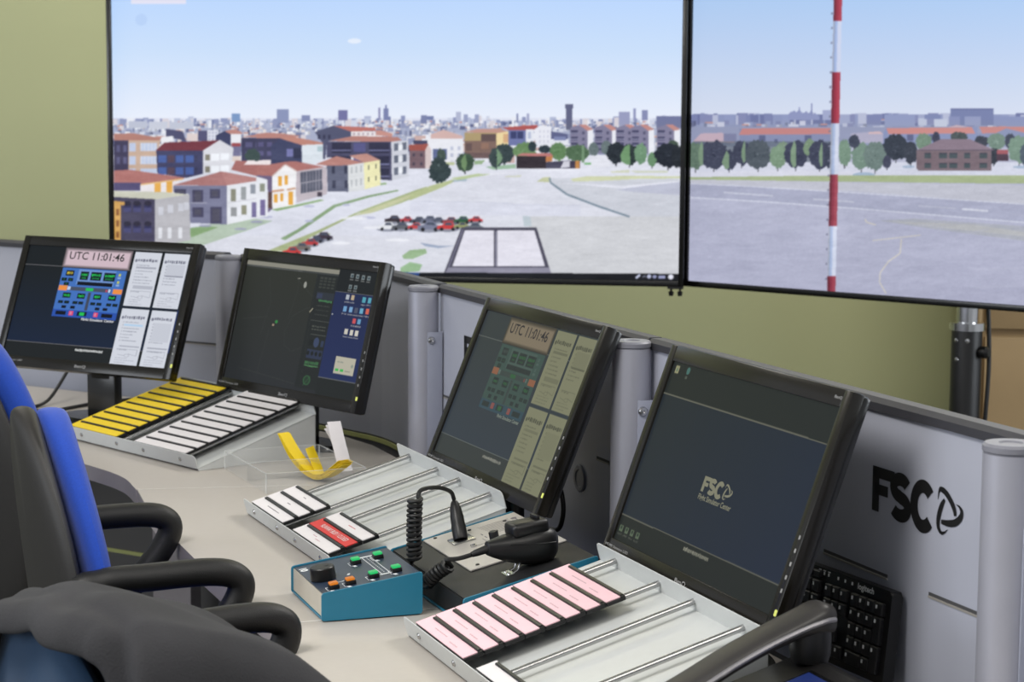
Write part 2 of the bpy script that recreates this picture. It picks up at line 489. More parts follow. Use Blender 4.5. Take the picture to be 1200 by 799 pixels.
def left_picture():
    c = Canvas(110, -70, 822, 345)
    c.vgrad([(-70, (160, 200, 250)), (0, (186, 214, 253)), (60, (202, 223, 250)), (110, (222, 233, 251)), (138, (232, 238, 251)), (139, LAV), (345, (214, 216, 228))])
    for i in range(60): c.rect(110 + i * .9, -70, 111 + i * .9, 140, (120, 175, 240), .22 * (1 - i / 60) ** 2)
    c.ell(415, 48, 8, 3, (236, 242, 252), .8)
    c.ell(165, 23, 7, 7, (176, 203, 244), .6)
    c.rect(153, -30, 217.5, 4.6, (226, 226, 244))
    pal = [(176, 184, 212), (140, 148, 186), (112, 122, 165), (206, 212, 230), (232, 235, 244), (214, 208, 216), (160, 170, 205), (90, 98, 142), (225, 215, 215)]
    c.rect(110, 141.5, 822, 182, (164, 172, 203))
    for _ in range(260):
        x = random.uniform(110, 820); h_ = random.uniform(.5, 4) if random.random() < .85 else random.uniform(3, 7)
        c.rect(x, 142.5 - h_, x + random.uniform(2, 9), 150, random.choice(pal[:6] + [(186, 194, 218)]))
    city_band(c, 110, 820, 144, 159, 700, pal, 2.5, 5.5, 2, 7)
    for x0, y0, x1, y1, q in [(150, 142, 172, 150, (186, 192, 212)), (174, 142.5, 196, 151, (198, 203, 220)), (198, 143, 226, 151, (190, 196, 215)), (271, 133, 281, 143, (120, 150, 195)), (324, 128, 338, 144, (136, 146, 184)), (396, 129, 407, 141, (112, 112, 160)), (443, 126, 445.5, 141, (140, 140, 180)), (449, 127, 455, 141, (120, 128, 172)), (451, 123, 453, 130, (120, 128, 172)), (353, 135, 363, 142, (130, 138, 178)), (493, 135, 500, 145, (120, 128, 168)), (534, 131, 540, 142, (176, 182, 208)), (543, 134, 548, 143, (150, 158, 192)), (556, 134, 561, 144, (150, 158, 192)), (605, 133, 607, 144, (120, 128, 168)), (617, 133, 620, 146, (160, 165, 198)), (663, 122, 670.5, 152, (92, 96, 128)), (662, 122, 671.5, 127, (92, 96, 128)), (725, 131, 738, 147, (150, 154, 190)), (742, 127, 745, 142, (140, 146, 186)), (752, 129, 759, 141, (132, 138, 178)), (769, 136, 800, 150, (110, 116, 156))]:
        c.rect(x0, y0, x1, y1, q)
    city_band(c, 110, 820, 159, 182, 420, pal + [(236, 238, 246), (226, 229, 240)], 5, 10, 6, 15)
    city_band(c, 480, 640, 160, 192, 90, [(232, 234, 244), (220, 222, 236), (226, 205, 205), (150, 158, 195), (206, 170, 165), (238, 238, 244)], 7, 12, 8, 18)
    # --- ground: streets and verges
    c.org(300, 120, 5.325)
    c.fill([(-980, 360), (1100, 400), (1100, 830), (-980, 830)], (218, 221, 236))
    c.fill([(380, 800), (640, 680), (1000, 545), (1065, 525), (1065, 562), (900, 630), (720, 690), (640, 690), (420, 800), (180, 930), (60, 930)], (170, 184, 130))
    c.fill([(600, 710), (780, 640), (1000, 560), (1040, 548), (1000, 580), (720, 690)], (196, 200, 152))
    c.fill([(150, 850), (260, 790), (480, 640), (700, 580), (880, 545), (890, 553), (710, 592), (500, 652), (290, 795), (180, 860)], (136, 168, 122))
    c.fill([(90, 668), (240, 640), (400, 605), (425, 612), (250, 652), (130, 678)], (140, 176, 118))
    c.fill([(760, 505), (810, 500), (815, 512), (765, 518)], (150, 182, 130))
    for x, y, w in [(330, 648, 70), (60, 715, 90), (10, 750, 80), (560, 640, 50), (700, 720, 90), (330, 740, 60)]: c.ell(x, y, w / 2, 8, (176, 180, 214), .8)
    c.org(120, 120, 5.325)
    c.fill([(560, 790), (700, 750), (900, 720), (1060, 740), (900, 800), (600, 900), (300, 900)], (150, 182, 136), .6)
    c.fill([(420, 800), (640, 770), (720, 780), (560, 840), (330, 850)], (128, 168, 106), .9)
    for x, y in [(960, 745), (860, 790), (640, 770)]: c.ell(x, y, 40, 7, (150, 150, 190), .8)
    # --- houses on the left, back to front
    wdk, wbl = (52, 54, 92), (62, 92, 172)
    c.fill([(395, 165), (500, 180), (520, 240), (395, 215)], (70, 72, 112)); c.rect(525, 195, 595, 240, (226, 208, 205)); c.rect(595, 175, 652, 240, (76, 76, 120)); c.rect(652, 172, 722, 240, (218, 222, 236)); windows(c, 655, 180, 720, 240, 3, 3, (170, 176, 205))
    c.fill([(705, 205), (760, 178), (800, 200), (800, 300), (705, 280)], (52, 58, 100))
    c.fill([(760, 178), (800, 172), (850, 175), (880, 195), (800, 200)], (196, 130, 120)); c.rect(800, 197, 862, 260, (232, 234, 242)); c.rect(805, 252, 860, 275, (168, 66, 72)); c.rect(805, 275, 860, 340, (110, 108, 150)); c.rect(805, 335, 860, 370, (226, 208, 200))
    c.fill([(70, 195), (190, 192), (362, 222), (355, 242), (70, 244)], (186, 122, 108)); c.rect(70, 238, 162, 425, (58, 52, 88)); windows(c, 75, 250, 160, 400, 2, 2, (86, 84, 130)); c.fill([(160, 238), (362, 238), (342, 300), (335, 450), (160, 440)], (206, 172, 148))
    for y in (254, 336, 414): c.rect(165, y, 206, y + 52, (186, 200, 232)); c.rect(234, y, 338, y + 50, (190, 204, 234))
    for x in range(240, 340, 22): c.line([(x, 254), (x, 304)], 5, (214, 220, 236)); c.line([(x, 336), (x, 386)], 5, (214, 220, 236))
    c.fill([(365, 215), (440, 210), (440, 240), (370, 250)], (236, 238, 244))
    c.fill([(330, 300), (385, 250), (640, 240), (730, 236), (625, 302)], (122, 44, 58)); c.fill([(333, 300), (625, 300), (625, 446), (520, 472), (340, 442)], (58, 60, 104)); c.fill([(625, 300), (730, 234), (816, 284), (800, 432), (625, 446)], (218, 219, 228))
    for y in (330, 405):
        c.rect(345, y, 396, y + 46, wbl); c.rect(404, y, 448, y + 46, (84, 62, 84)); c.rect(455, y, 504, y + 46, wbl); c.rect(516, y, 566, y + 46, wbl); c.rect(572, y, 592, y + 40, wdk)
        c.rect(638, y - 6, 668, y + 32, (132, 128, 112)); c.rect(676, y - 10, 728, y + 34, (240, 244, 252)); c.rect(736, y - 14, 788, y + 30, (240, 244, 252))
    c.fill([(870, 215), (1010, 190), (1110, 192), (1240, 210), (1100, 224)], (190, 126, 116)); c.rect(865, 222, 1110, 400, (56, 56, 92)); windows(c, 880, 235, 1070, 350, 3, 2, (84, 82, 130), .7)
    c.ell(935, 330, 48, 42, (52, 74, 72), rag=.1)
    c.fill([(800, 420), (830, 362), (890, 365), (1065, 392), (1065, 470), (960, 460)], (176, 104, 100)); c.fill([(880, 388), (905, 362), (1050, 360), (1050, 390)], (240, 226, 228))
    c.fill([(70, 425), (170, 420), (512, 470), (500, 482), (440, 492), (236, 514), (70, 502)], (186, 112, 106)); c.rect(70, 500, 236, 552, (78, 70, 118)); c.fill([(235, 514), (475, 488), (490, 566), (235, 560)], (236, 230, 234)); c.rect(322, 500, 362, 562, (246, 176, 62)); c.rect(398, 490, 434, 562, (246, 176, 62)); c.line([(236, 514), (500, 478)], 9, (240, 192, 120))
    c.fill([(440, 516), (740, 430), (1022, 482), (775, 520)], (190, 126, 122)); c.fill([(440, 516), (740, 430), (775, 520)], (180, 116, 114)); c.fill([(440, 518), (776, 518), (776, 762), (545, 752), (535, 570), (440, 560)], (120, 122, 156)); c.fill([(775, 518), (1024, 480), (1032, 706), (776, 762)], (228, 231, 239))
    for x0, y0, x1, y1 in [(448, 540, 520, 575), (560, 545, 626, 626), (668, 540, 732, 600), (560, 656, 628, 716), (670, 652, 742, 756)]: c.rect(x0, y0, x1, y1, (68, 66, 100)); c.rect(x0 + 12, y0 + 10, x1 - 12, y1 - 12, (78, 76, 98))
    for x0, y0, x1, y1, q in [(798, 540, 832, 618, (138, 138, 118)), (862, 528, 894, 606, (150, 156, 160)), (922, 512, 954, 570, (138, 146, 160)), (982, 504, 1012, 556, (140, 146, 128)), (800, 654, 836, 710, (142, 146, 150)), (866, 642, 898, 700, (140, 140, 116)), (928, 622, 962, 716, (112, 104, 156)), (985, 610, 1016, 706, (112, 100, 156))]: c.rect(x0, y0, x1, y1, q)
    c.line([(545, 626), (650, 628)], 8, (150, 150, 176)); c.line([(780, 628), (1024, 590)], 6, (206, 206, 218))
    c.fill([(70, 552), (400, 560), (540, 575), (330, 606), (70, 592)], (208, 208, 188)); c.fill([(70, 590), (328, 604), (328, 900), (70, 900)], (68, 64, 94)); c.fill([(326, 606), (540, 574), (548, 860), (326, 900)], (184, 183, 190))
    for y in (628, 756):
        for x in (130, 190, 258): c.rect(x, y, x + 46, y + 56, (44, 44, 92)); c.rect(x, y + 30, x + 46, y + 56, (70, 70, 124)); c.ell(x + 23, y + 2, 24, 16, (38, 34, 58))
    for x, y in [(345, 652), (405, 640), (470, 630), (505, 622)]: c.rect(x, y, x + 34, y + 50, (206, 208, 220))
    for x in (345, 405, 470): c.rect(x, 780, x + 24, 850, (226, 228, 236))
    c.fill([(70, 614), (136, 622), (136, 642), (112, 642), (112, 900), (70, 900)], (222, 164, 74)); windows(c, 72, 650, 110, 860, 1, 3, (150, 92, 44))
    # --- second group
    c.org(300, 120, 5.325)
    c.fill([(365, 185), (480, 145), (592, 180), (592, 215), (440, 245), (430, 355), (405, 350), (410, 250)], (76, 80, 114)); c.fill([(480, 145), (742, 158), (748, 177), (590, 182)], (198, 108, 98)); c.rect(590, 180, 742, 215, (236, 230, 232)); windows(c, 595, 184, 740, 210, 5, 1, (190, 170, 180)); c.fill([(745, 175), (775, 172), (850, 195), (850, 214), (745, 205)], (206, 140, 128)); windows(c, 375, 190, 470, 240, 3, 1, (48, 50, 82))
    c.fill([(0, 195), (90, 188), (262, 210), (150, 225), (0, 224)], (192, 126, 116)); c.fill([(0, 224), (150, 224), (130, 360), (0, 360)], (58, 58, 94)); windows(c, 0, 235, 110, 345, 2, 2, (84, 80, 130), .6)
    c.ell(0, 335, 26, 32, (52, 74, 72), rag=.1)
    c.fill([(90, 272), (150, 222), (282, 265), (286, 378), (95, 388)], (56, 62, 102)); c.fill([(150, 225), (212, 210), (418, 252), (410, 264), (284, 267)], (198, 128, 112)); c.fill([(284, 266), (416, 260), (416, 352), (350, 388), (286, 380)], (216, 226, 236)); c.rect(190, 290, 228, 338, (110, 112, 176)); c.rect(232, 285, 280, 350, (40, 44, 76)); c.rect(380, 275, 414, 305, (170, 196, 206))
    c.fill([(450, 240), (602, 210), (882, 215), (908, 236), (842, 247)], (188, 122, 112)); c.fill([(440, 245), (842, 245), (846, 488), (770, 482), (700, 330), (440, 345)], (72, 72, 108))
    for y in (250, 336, 412): c.rect(470, y, 592, y + 66, (42, 42, 72)); c.rect(704, y, 832, y + 66, (42, 42, 72)); c.rect(606, y + 4, 682, y + 60, (82, 82, 140)); c.line([(470, y + 50), (592, y + 50)], 9, (110, 112, 160)); c.line([(704, y + 50), (832, y + 50)], 9, (110, 112, 160))
    c.fill([(842, 246), (948, 238), (952, 462), (846, 488)], (206, 209, 222)); windows(c, 848, 244, 948, 470, 2, 3, (98, 106, 128), .55, .62, -12); windows(c, 880, 250, 920, 460, 1, 3, (236, 240, 248), .7, .5, -6)
    c.fill([(950, 266), (1150, 258), (1150, 298), (955, 300)], (168, 78, 70)); c.rect(955, 298, 1055, 412, (118, 92, 104))
    c.fill([(370, 386), (500, 335), (672, 375), (572, 394), (440, 396)], (190, 124, 114)); c.fill([(440, 395), (572, 392), (576, 558), (445, 556)], (92, 97, 124)); c.fill([(571, 392), (672, 375), (678, 546), (575, 558)], (216, 219, 222)); windows(c, 580, 385, 668, 550, 3, 2, (170, 176, 182), .3, .5, -16)
    c.fill([(578, 332), (690, 318), (772, 360), (670, 376)], (198, 138, 126)); c.fill([(670, 376), (771, 360), (776, 516), (676, 543)], (241, 236, 176)); windows(c, 680, 372, 768, 520, 2, 2, (110, 112, 92), .2, .4, -14)
    for x, y in [(470, 396), (548, 396), (475, 486), (550, 486)]: c.rect(x, y, x + 20, y + 48, (50, 54, 80))
    c.fill([(0, 402), (180, 370), (240, 366), (422, 402), (400, 416), (262, 432), (240, 442), (100, 462), (0, 462)], (180, 108, 102)); c.fill([(0, 455), (100, 460), (100, 665), (70, 690), (0, 660)], (104, 90, 130))
    c.fill([(408, 405), (440, 400), (442, 572), (250, 626), (244, 430)], (192, 180, 190)); c.fill([(275, 436), (410, 416), (412, 546), (276, 570)], (84, 88, 108))
    for i in range(1, 7): c.line([(275 + i * 19.5, 434 - i * 3), (275 + i * 19.5, 570 - i * 4)], 4, (150, 146, 164))
    c.line([(275, 505), (411, 482)], 6, (160, 156, 170)); c.rect(380, 560, 410, 588, (70, 60, 76))
    c.fill([(98, 462), (180, 388), (252, 430), (242, 640), (100, 666)], (240, 239, 242)); c.line([(98, 462), (180, 388), (252, 430)], 8, (214, 190, 186))
    for x0, y0, x1, y1 in [(135, 460, 160, 522), (175, 455, 196, 515), (110, 572, 134, 626), (148, 566, 167, 618), (200, 556, 230, 640)]: c.rect(x0, y0, x1, y1, (242, 168, 46))
    c.line([(98, 556), (172, 546)], 14, (214, 160, 124)); c.line([(192, 545), (244, 536)], 12, (214, 160, 124)); c.rect(68, 560, 98, 660, (94, 62, 60))
    c.fill([(0, 462), (70, 482), (72, 712), (0, 720)], (228, 231, 239)); c.rect(22, 505, 52, 556, (140, 146, 128)); c.rect(24, 608, 56, 706, (112, 100, 156))
    # --- middle
    c.org(480, 120, 5.325)
    c.fill([(240, 480), (1065, 400), (1065, 420), (500, 440), (290, 480)], (230, 232, 244))
    c.rect(118, 215, 332, 362, (232, 234, 243)); c.fill([(130, 200), (210, 170), (330, 210), (330, 225), (130, 225)], (216, 176, 170)); c.rect(145, 290, 232, 358, (92, 106, 156)); windows(c, 240, 265, 330, 350, 2, 2, (190, 196, 220), .4); c.rect(20, 236, 110, 260, (66, 66, 100))
    c.fill([(0, 264), (112, 258), (96, 302), (0, 302)], (170, 78, 68)); c.rect(0, 300, 96, 412, (122, 94, 104)); c.fill([(95, 300), (114, 262), (132, 292), (132, 412), (95, 412)], (220, 200, 198)); windows(c, 0, 300, 95, 412, 2, 2, (78, 66, 84), .32, .4)
    c.fill([(340, 186), (420, 165), (560, 163), (612, 182), (540, 192)], (198, 144, 130)); c.rect(340, 190, 541, 350, (128, 98, 88)); c.rect(340, 190, 541, 240, (178, 154, 104)); c.rect(445, 196, 537, 242, (96, 74, 74)); c.rect(445, 252, 492, 290, (150, 110, 92)); c.fill([(540, 192), (614, 181), (616, 262), (541, 300)], (242, 216, 152)); c.rect(584, 196, 614, 250, (220, 170, 120)); c.rect(350, 255, 385, 300, (100, 76, 76)); c.rect(350, 315, 540, 350, (110, 84, 84))
    c.fill([(575, 156), (792, 140), (802, 150), (770, 174), (610, 172)], (184, 78, 76)); c.rect(615, 173, 727, 268, (104, 114, 174)); c.rect(628, 180, 666, 226, (50, 58, 112)); c.rect(672, 180, 708, 226, (50, 58, 112)); c.rect(725, 168, 772, 245, (228, 231, 242)); c.rect(738, 185, 756, 225, (180, 190, 220)); c.fill([(775, 172), (812, 143), (884, 150), (884, 270), (790, 282)], (231, 233, 244)); windows(c, 800, 165, 875, 260, 3, 3, (206, 208, 226), .4)
    c.fill([(880, 180), (985, 198), (985, 235), (880, 235)], (86, 92, 140)); c.rect(880, 230, 990, 262, (226, 229, 240)); c.rect(900, 212, 975, 236, (120, 130, 180))
    tree(c, 590, 320, 60, 62, (44, 62, 66)); tree(c, 715, 305, 72, 56, (102, 142, 88), trunk=False); tree(c, 765, 275, 26, 32, (40, 58, 64), trunk=False); tree(c, 840, 292, 36, 26, (38, 54, 66), trunk=False); tree(c, 930, 305, 46, 56, (102, 144, 84), trunk=False); tree(c, 1020, 312, 50, 46, (80, 114, 76), trunk=False)
    c.fill([(200, 375), (280, 372), (280, 390), (205, 392)], (190, 200, 150)); c.fill([(400, 365), (470, 360), (450, 385), (405, 388)], (150, 182, 134)); c.fill([(470, 402), (660, 385), (660, 412), (520, 420)], (150, 188, 156))
    tree(c, 540, 345, 44, 62, (52, 70, 72), (112, 150, 112), .05)
    tree(c, 345, 375, 58, 58, (56, 82, 62), None); c.fill([(345, 320), (320, 360), (322, 400), (345, 430), (358, 380)], (112, 148, 98))
    c.fill([(0, 572), (130, 520), (272, 480), (284, 490), (200, 532), (0, 612)], (184, 196, 138)); c.fill([(258, 472), (420, 445), (505, 449), (400, 466), (300, 488)], (186, 204, 150)); c.fill([(270, 486), (360, 478), (350, 492), (260, 496)], (140, 170, 190), .7)
    tree(c, 185, 435, 68, 66, (42, 60, 64), trunk=False); tree(c, 195, 335, 28, 46, (66, 86, 76), trunk=False); tree(c, 180, 390, 44, 50, (46, 64, 66), trunk=False)
    c.fill([(790, 496), (832, 468), (877, 464), (872, 497)], (198, 204, 158)); c.fill([(590, 460), (700, 455), (690, 465), (600, 466)], (208, 212, 186))
    c.fill([(0, 618), (1065, 640), (1065, 710), (0, 700)], (212, 215, 232)); c.line([(0, 616), (420, 622), (640, 630), (640, 640), (1065, 640)], 4, (198, 202, 222))
    # apron and its dark kerb
    c.org(640, 120, 5.325)
    c.fill([(10, 470), (40, 500), (130, 570), (330, 640), (540, 716), (-110, 712), (-110, 1200), (1000, 1200), (1000, 480)], (203, 207, 219))
    c.fill([(-110, 712), (1000, 712), (1000, 1200), (-110, 1200)], (206, 208, 214))
    c.fill([(50, 500), (480, 520), (835, 490), (1000, 480), (1000, 530), (500, 540)], (224, 226, 240))
    c.fill([(430, 545), (620, 520), (840, 495), (1000, 490), (1000, 590), (560, 560)], (188, 192, 214))
    c.line([(20, 470), (26, 500), (130, 575), (330, 650), (520, 714)], 13, (122, 142, 160)); c.line([(20, 470), (24, 495)], 12, (130, 150, 160))
    c.fill([(150, 478), (240, 462), (520, 458), (1000, 462), (1000, 474), (600, 476), (380, 488), (170, 494)], (207, 213, 168))
    c.fill([(400, 430), (520, 420), (520, 438), (410, 440)], (208, 212, 186)); c.fill([(520, 425), (760, 425), (760, 440), (560, 440)], (206, 212, 190))
    c.fill([(280, 330), (380, 326), (400, 400), (260, 408)], (226, 228, 240))
    for x in (148, 300, 434, 528, 690):
        c.fill([(x, 158), (x + 54, 140), (x + 112, 176), (x + 112, 320), (x, 320)], (126, 122, 156)); c.fill([(x + 54, 138), (x + 98, 138), (x + 146, 168), (x + 110, 178)], (200, 134, 128)); c.fill([(x + 110, 176), (x + 146, 170), (x + 146, 318), (x + 110, 322)], (232, 234, 244))
        for y in (174, 212, 250, 286): c.rect(x + 6, y, x + 50, y + 24, (66, 66, 104)); c.line([(x + 4, y + 18), (x + 52, y + 18)], 5, (150, 150, 182)); c.rect(x + 76, y + 8, x + 92, y + 26, (80, 80, 114))
    for x, y, rx, ry, q in [(75, 305, 50, 52, (92, 134, 82)), (195, 315, 70, 52, (74, 108, 74)), (295, 292, 32, 42, (96, 114, 116)), (375, 285, 34, 44, (98, 116, 118))]: tree(c, x, y, rx, ry, q, trunk=False)
    c.rect(220, 265, 236, 375, (112, 150, 110)); c.rect(236, 375, 280, 388, (120, 190, 120))
    tree(c, 435, 315, 58, 68, (28, 38, 48)); tree(c, 520, 325, 58, 66, (34, 50, 50), None); c.fill([(522, 260), (490, 275), (462, 330), (470, 370), (500, 388), (524, 390)], (104, 152, 100)); tree(c, 590, 320, 38, 66, (106, 150, 112), trunk=False); tree(c, 660, 358, 28, 44, (98, 142, 100)); tree(c, 790, 275, 36, 40, (60, 80, 66), trunk=False); tree(c, 760, 330, 84, 74, (24, 32, 46)); tree(c, 830, 340, 50, 70, (26, 34, 44), trunk=False)
    c.org(480, 120, 5.325)
    c.fill([(665, 332), (700, 318), (882, 318), (894, 336), (850, 338)], (198, 114, 112)); c.rect(665, 336, 852, 412, (46, 36, 46)); c.fill([(850, 338), (892, 336), (888, 366), (850, 372)], (206, 124, 64)); c.fill([(850, 372), (1000, 362), (1000, 412), (850, 412)], (66, 64, 90)); c.fill([(960, 368), (1000, 364), (1000, 404), (940, 410)], (206, 206, 220)); c.rect(998, 364, 1062, 412, (58, 50, 74)); c.rect(1034, 364, 1060, 412, (204, 132, 58))
    # parked cars, grass and the roof window
    c.org(260, 230, 2.727)
    c.fill([(575, 190), (600, 172), (650, 168), (655, 182), (610, 200), (580, 200)], (150, 186, 136)); c.fill([(570, 228), (600, 210), (640, 218), (630, 240), (570, 244)], (150, 192, 142)); c.fill([(632, 148), (690, 158), (745, 158), (690, 166), (650, 160)], (150, 166, 196)); c.fill([(960, 62), (985, 64), (990, 96), (965, 96)], (186, 200, 210))
    c.fill([(205, 165), (330, 118), (350, 118), (230, 190)], (170, 184, 150))
    for x, y, w, q in [(322, 128, 62, (62, 50, 66)), (300, 138, 50, (70, 74, 96)), (280, 148, 54, (206, 52, 56)), (252, 162, 60, (120, 110, 104)), (222, 176, 60, (224, 52, 50))]: car(c, x, y, w, q)
    for x, y, w, q in [(548, 74, 56, (52, 42, 52)), (590, 74, 44, (196, 50, 58)), (628, 76, 50, (70, 74, 92)), (662, 74, 54, (96, 102, 128)), (690, 76, 44, (80, 86, 108)), (730, 78, 52, (140, 60, 70)), (768, 76, 54, (40, 92, 62)), (810, 74, 46, (214, 52, 56)), (528, 96, 62, (232, 234, 240)), (572, 96, 60, (92, 96, 106)), (618, 96, 50, (214, 62, 66)), (662, 96, 74, (116, 122, 150)), (720, 96, 66, (224, 54, 54)), (766, 94, 50, (150, 156, 96)), (806, 98, 60, (100, 108, 120))]: car(c, x, y, w, q)
    c.fill([(708, 248), (765, 100), (1005, 100), (1052, 248)], (74, 72, 92)); c.fill([(736, 224), (776, 109), (868, 109), (868, 224)], (226, 224, 238)); c.fill([(880, 224), (880, 109), (998, 109), (1032, 224)], (226, 224, 238)); c.fill([(722, 228), (1046, 228), (1052, 246), (712, 246)], (140, 138, 160))
    c.line([(876, 112), (876, 224)], 3, (150, 150, 172)); c.line([(724, 226), (770, 106)], 3, (130, 128, 156))
    for x, y, w in [(420, 70, 90), (380, 150, 60), (560, 140, 80), (480, 100, 60)]: c.ell(x, y, w / 2, 5, (238, 240, 248), .8)
    # task bar along the bottom of the screen
    c.org(0, 0, 1)
    c.fill([(110, 318.5), (520, 319.5), (822, 321), (822, 345), (110, 345)], (18, 20, 26))
    c.fill([(455, 319), (492, 319.4), (490, 324), (455, 324)], (40, 74, 140))
    c.ell(786, 324.5, 3.2, 3, (228, 230, 246)); c.line([(745, 326), (750, 322)], 2.6, (190, 196, 226)); c.line([(753, 325), (755, 323), (757, 325)], 1, (130, 134, 160))
    c.ell(760.5, 324, 2.6, 2.4, (180, 186, 220)); c.ell(767, 324.4, 2.4, 2, (140, 146, 190)); c.rect(771.5, 323, 779.5, 326.4, (150, 156, 200))
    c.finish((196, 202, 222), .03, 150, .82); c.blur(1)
    return c

def right_picture():
    c = Canvas(795, -105, 1525, 395, 2)
    c.vgrad([(-105, (142, 184, 240)), (0, (172, 203, 243)), (60, (190, 210, 241)), (110, (206, 218, 240)), (136, (214, 222, 240)), (137, (178, 182, 210)), (395, (168, 170, 200))])
    c.rect(795, 134, 1530, 172, (136, 146, 186))
    pal = [(120, 128, 172), (140, 150, 190), (156, 164, 198), (104, 112, 158), (180, 186, 212), (128, 134, 176)]
    for i in range(130):
        x = random.uniform(795, 1525); w = random.uniform(4, 16); h = random.uniform(0, 3)
        c.rect(x, 135 - h, x + w, 146, random.choice(pal))
    city_band(c, 795, 1525, 146, 170, 260, pal + [(196, 200, 222)], 5, 10, 6, 18)
    c.org(800, 100, 5.325)
    for x, y, r in [(672, 175, 20), (690, 168, 26), (722, 160, 16), (765, 172, 22), (745, 180, 24), (820, 185, 30), (798, 160, 9)]: c.fill([(x - r, 215), (x - r, y + 8), (x, y - 12), (x + r, y + 8), (x + r, 215)], (138, 146, 188))
    c.rect(795, 112, 804, 190, (128, 136, 180)); c.rect(718, 135, 726, 170, (138, 146, 188)); c.rect(868, 155, 930, 215, (158, 166, 202)); c.rect(106, 172, 130, 200, (128, 136, 178))
    c.org(1000, 100, 5.325)
    c.rect(602, 145, 870, 250, (112, 122, 166)); c.rect(602, 145, 870, 152, (96, 104, 150)); c.rect(690, 195, 790, 250, (142, 150, 188)); c.rect(590, 195, 660, 250, (130, 138, 180)); c.rect(188, 182, 380, 255, (140, 150, 190)); c.rect(400, 205, 452, 250, (184, 192, 216)); c.rect(500, 210, 580, 262, (190, 198, 220)); c.rect(440, 180, 540, 210, (120, 130, 174)); c.rect(870, 195, 1700, 252, (132, 142, 184))
    c.rect(-1100, 258, 2900, 340, (140, 148, 186))
    c.fill([(-20, 300), (100, 290), (190, 300), (190, 360), (-20, 360)], (170, 166, 196)); c.fill([(90, 292), (160, 286), (180, 304), (90, 304)], (212, 176, 182))
    c.fill([(180, 300), (200, 264), (770, 262), (770, 360), (180, 380)], (126, 140, 190)); c.fill([(200, 266), (735, 262), (757, 300), (215, 304)], (212, 128, 122)); c.fill([(575, 262), (640, 248), (735, 262)], (200, 170, 180))
    c.fill([(770, 300), (950, 268), (1080, 300), (1080, 360), (770, 360)], (128, 140, 184)); c.fill([(780, 258), (1600, 256), (1700, 300), (1065, 296), (950, 268), (884, 298), (800, 300)], (206, 124, 120))
    for x in (520, 660): c.rect(x - 190, 305, x - 150, 345, (84, 92, 138))
    c.org(800, 100, 5.325)
    c.fill([(348, 308), (350, 268), (918, 268), (918, 380), (348, 380)], (124, 134, 178)); c.fill([(366, 268), (918, 266), (922, 304), (346, 308)], (204, 122, 120)); c.rect(470, 312, 512, 350, (84, 92, 138)); c.rect(756, 312, 798, 350, (84, 92, 138)); c.rect(566, 335, 588, 360, (84, 92, 138))
    c.fill([(60, 350), (110, 300), (240, 296), (320, 340), (320, 360)], (196, 166, 184)); c.rect(250, 300, 330, 350, (120, 124, 166))
    c.rect(-60, 480, 4000, 566, (208, 212, 232))
    c.fill([(-60, 540), (700, 530), (1100, 540), (1100, 575), (-60, 572)], (214, 216, 234))
    D, G, LT = (52, 58, 84), (68, 80, 92), (118, 150, 118)
    c.rect(60, 350, 925, 480, (70, 84, 92), .55)
    for a in [(75, 440, 60, 85, (92, 120, 100), None, 0), (190, 432, 92, 86, D, None, 0), (285, 465, 46, 62, D, None, 0), (362, 420, 52, 78, D, None, 0), (465, 430, 84, 88, G, None, 0), (620, 400, 40, 50, (112, 140, 114), None, 0), (588, 445, 52, 72, (114, 148, 116), None, 0), (700, 430, 76, 84, (46, 52, 80), None, 0), (790, 390, 40, 56, (112, 142, 108), None, 0), (850, 430, 70, 86, (48, 54, 82), None, 0), (920, 440, 40, 84, (44, 52, 76), None, 0)]: tree(c, *a)
    for x0, x1, ya, yb in [(240, 286, 405, 525), (362, 386, 338, 485), (668, 702, 340, 515), (846, 868, 350, 510), (92, 122, 345, 500)]: c.fill([((x0 + x1) / 2 + 6, ya), (x1, ya + 30), (x1, yb - 8), ((x0 + x1) / 2, yb), (x0, yb - 40), (x0, ya + 70)], LT)
    c.org(1000, 100, 5.325)
    for a in [(260, 385, 80, 80, (34, 44, 62), None, 0), (355, 420, 42, 70, (40, 48, 66), None, 0), (-60, 420, 40, 80, (108, 142, 118), None, 0), (45, 440, 60, 84, (106, 138, 120), None, 0), (130, 440, 70, 88, (98, 122, 116), None, 0), (0, 350, 34, 42, (46, 54, 78), None, 0), (435, 350, 50, 52, (106, 138, 114), None, 0), (512, 330, 24, 40, (44, 50, 78), None, 0), (655, 320, 54, 30, (60, 74, 76), None, 0), (795, 350, 46, 34, (42, 50, 68), None, 0), (890, 350, 56, 50, (104, 134, 118), None, 0), (975, 350, 34, 50, (48, 56, 80), None, 0), (1030, 400, 70, 84, (110, 144, 122), None, 0), (1075, 430, 40, 70, (66, 84, 100), None, 0), (870, 440, 34, 52, (36, 44, 60), None, 0), (205, 480, 26, 40, (52, 56, 84), None, 0)]: tree(c, *a)
    for k in range(12): tree(c, 1180 + k * 125, 420, 70, 76, random.choice([D, G, (108, 142, 118)]))
    c.fill([(890, 408), (960, 405), (965, 470), (890, 470)], (72, 44, 64)); c.rect(892, 402, 962, 428, (172, 76, 86))
    c.fill([(390, 402), (858, 404), (856, 532), (402, 532), (390, 520)], (118, 96, 106)); c.fill([(392, 404), (540, 336), (724, 336), (878, 404)], (134, 112, 130)); c.line([(392, 404), (878, 404)], 6, (84, 70, 90))
    for i in range(9): c.line([(395, 418 + i * 13), (856, 418 + i * 13)], 2, (104, 84, 96), .7)
    for y in (422, 484):
        for x0, x1 in ((440, 480), (530, 580), (595, 645), (686, 724), (782, 832)): c.rect(x0, y, x1, y + 32, (58, 74, 82)); c.rect(x0, y, x1, y + 7, (50, 52, 70))
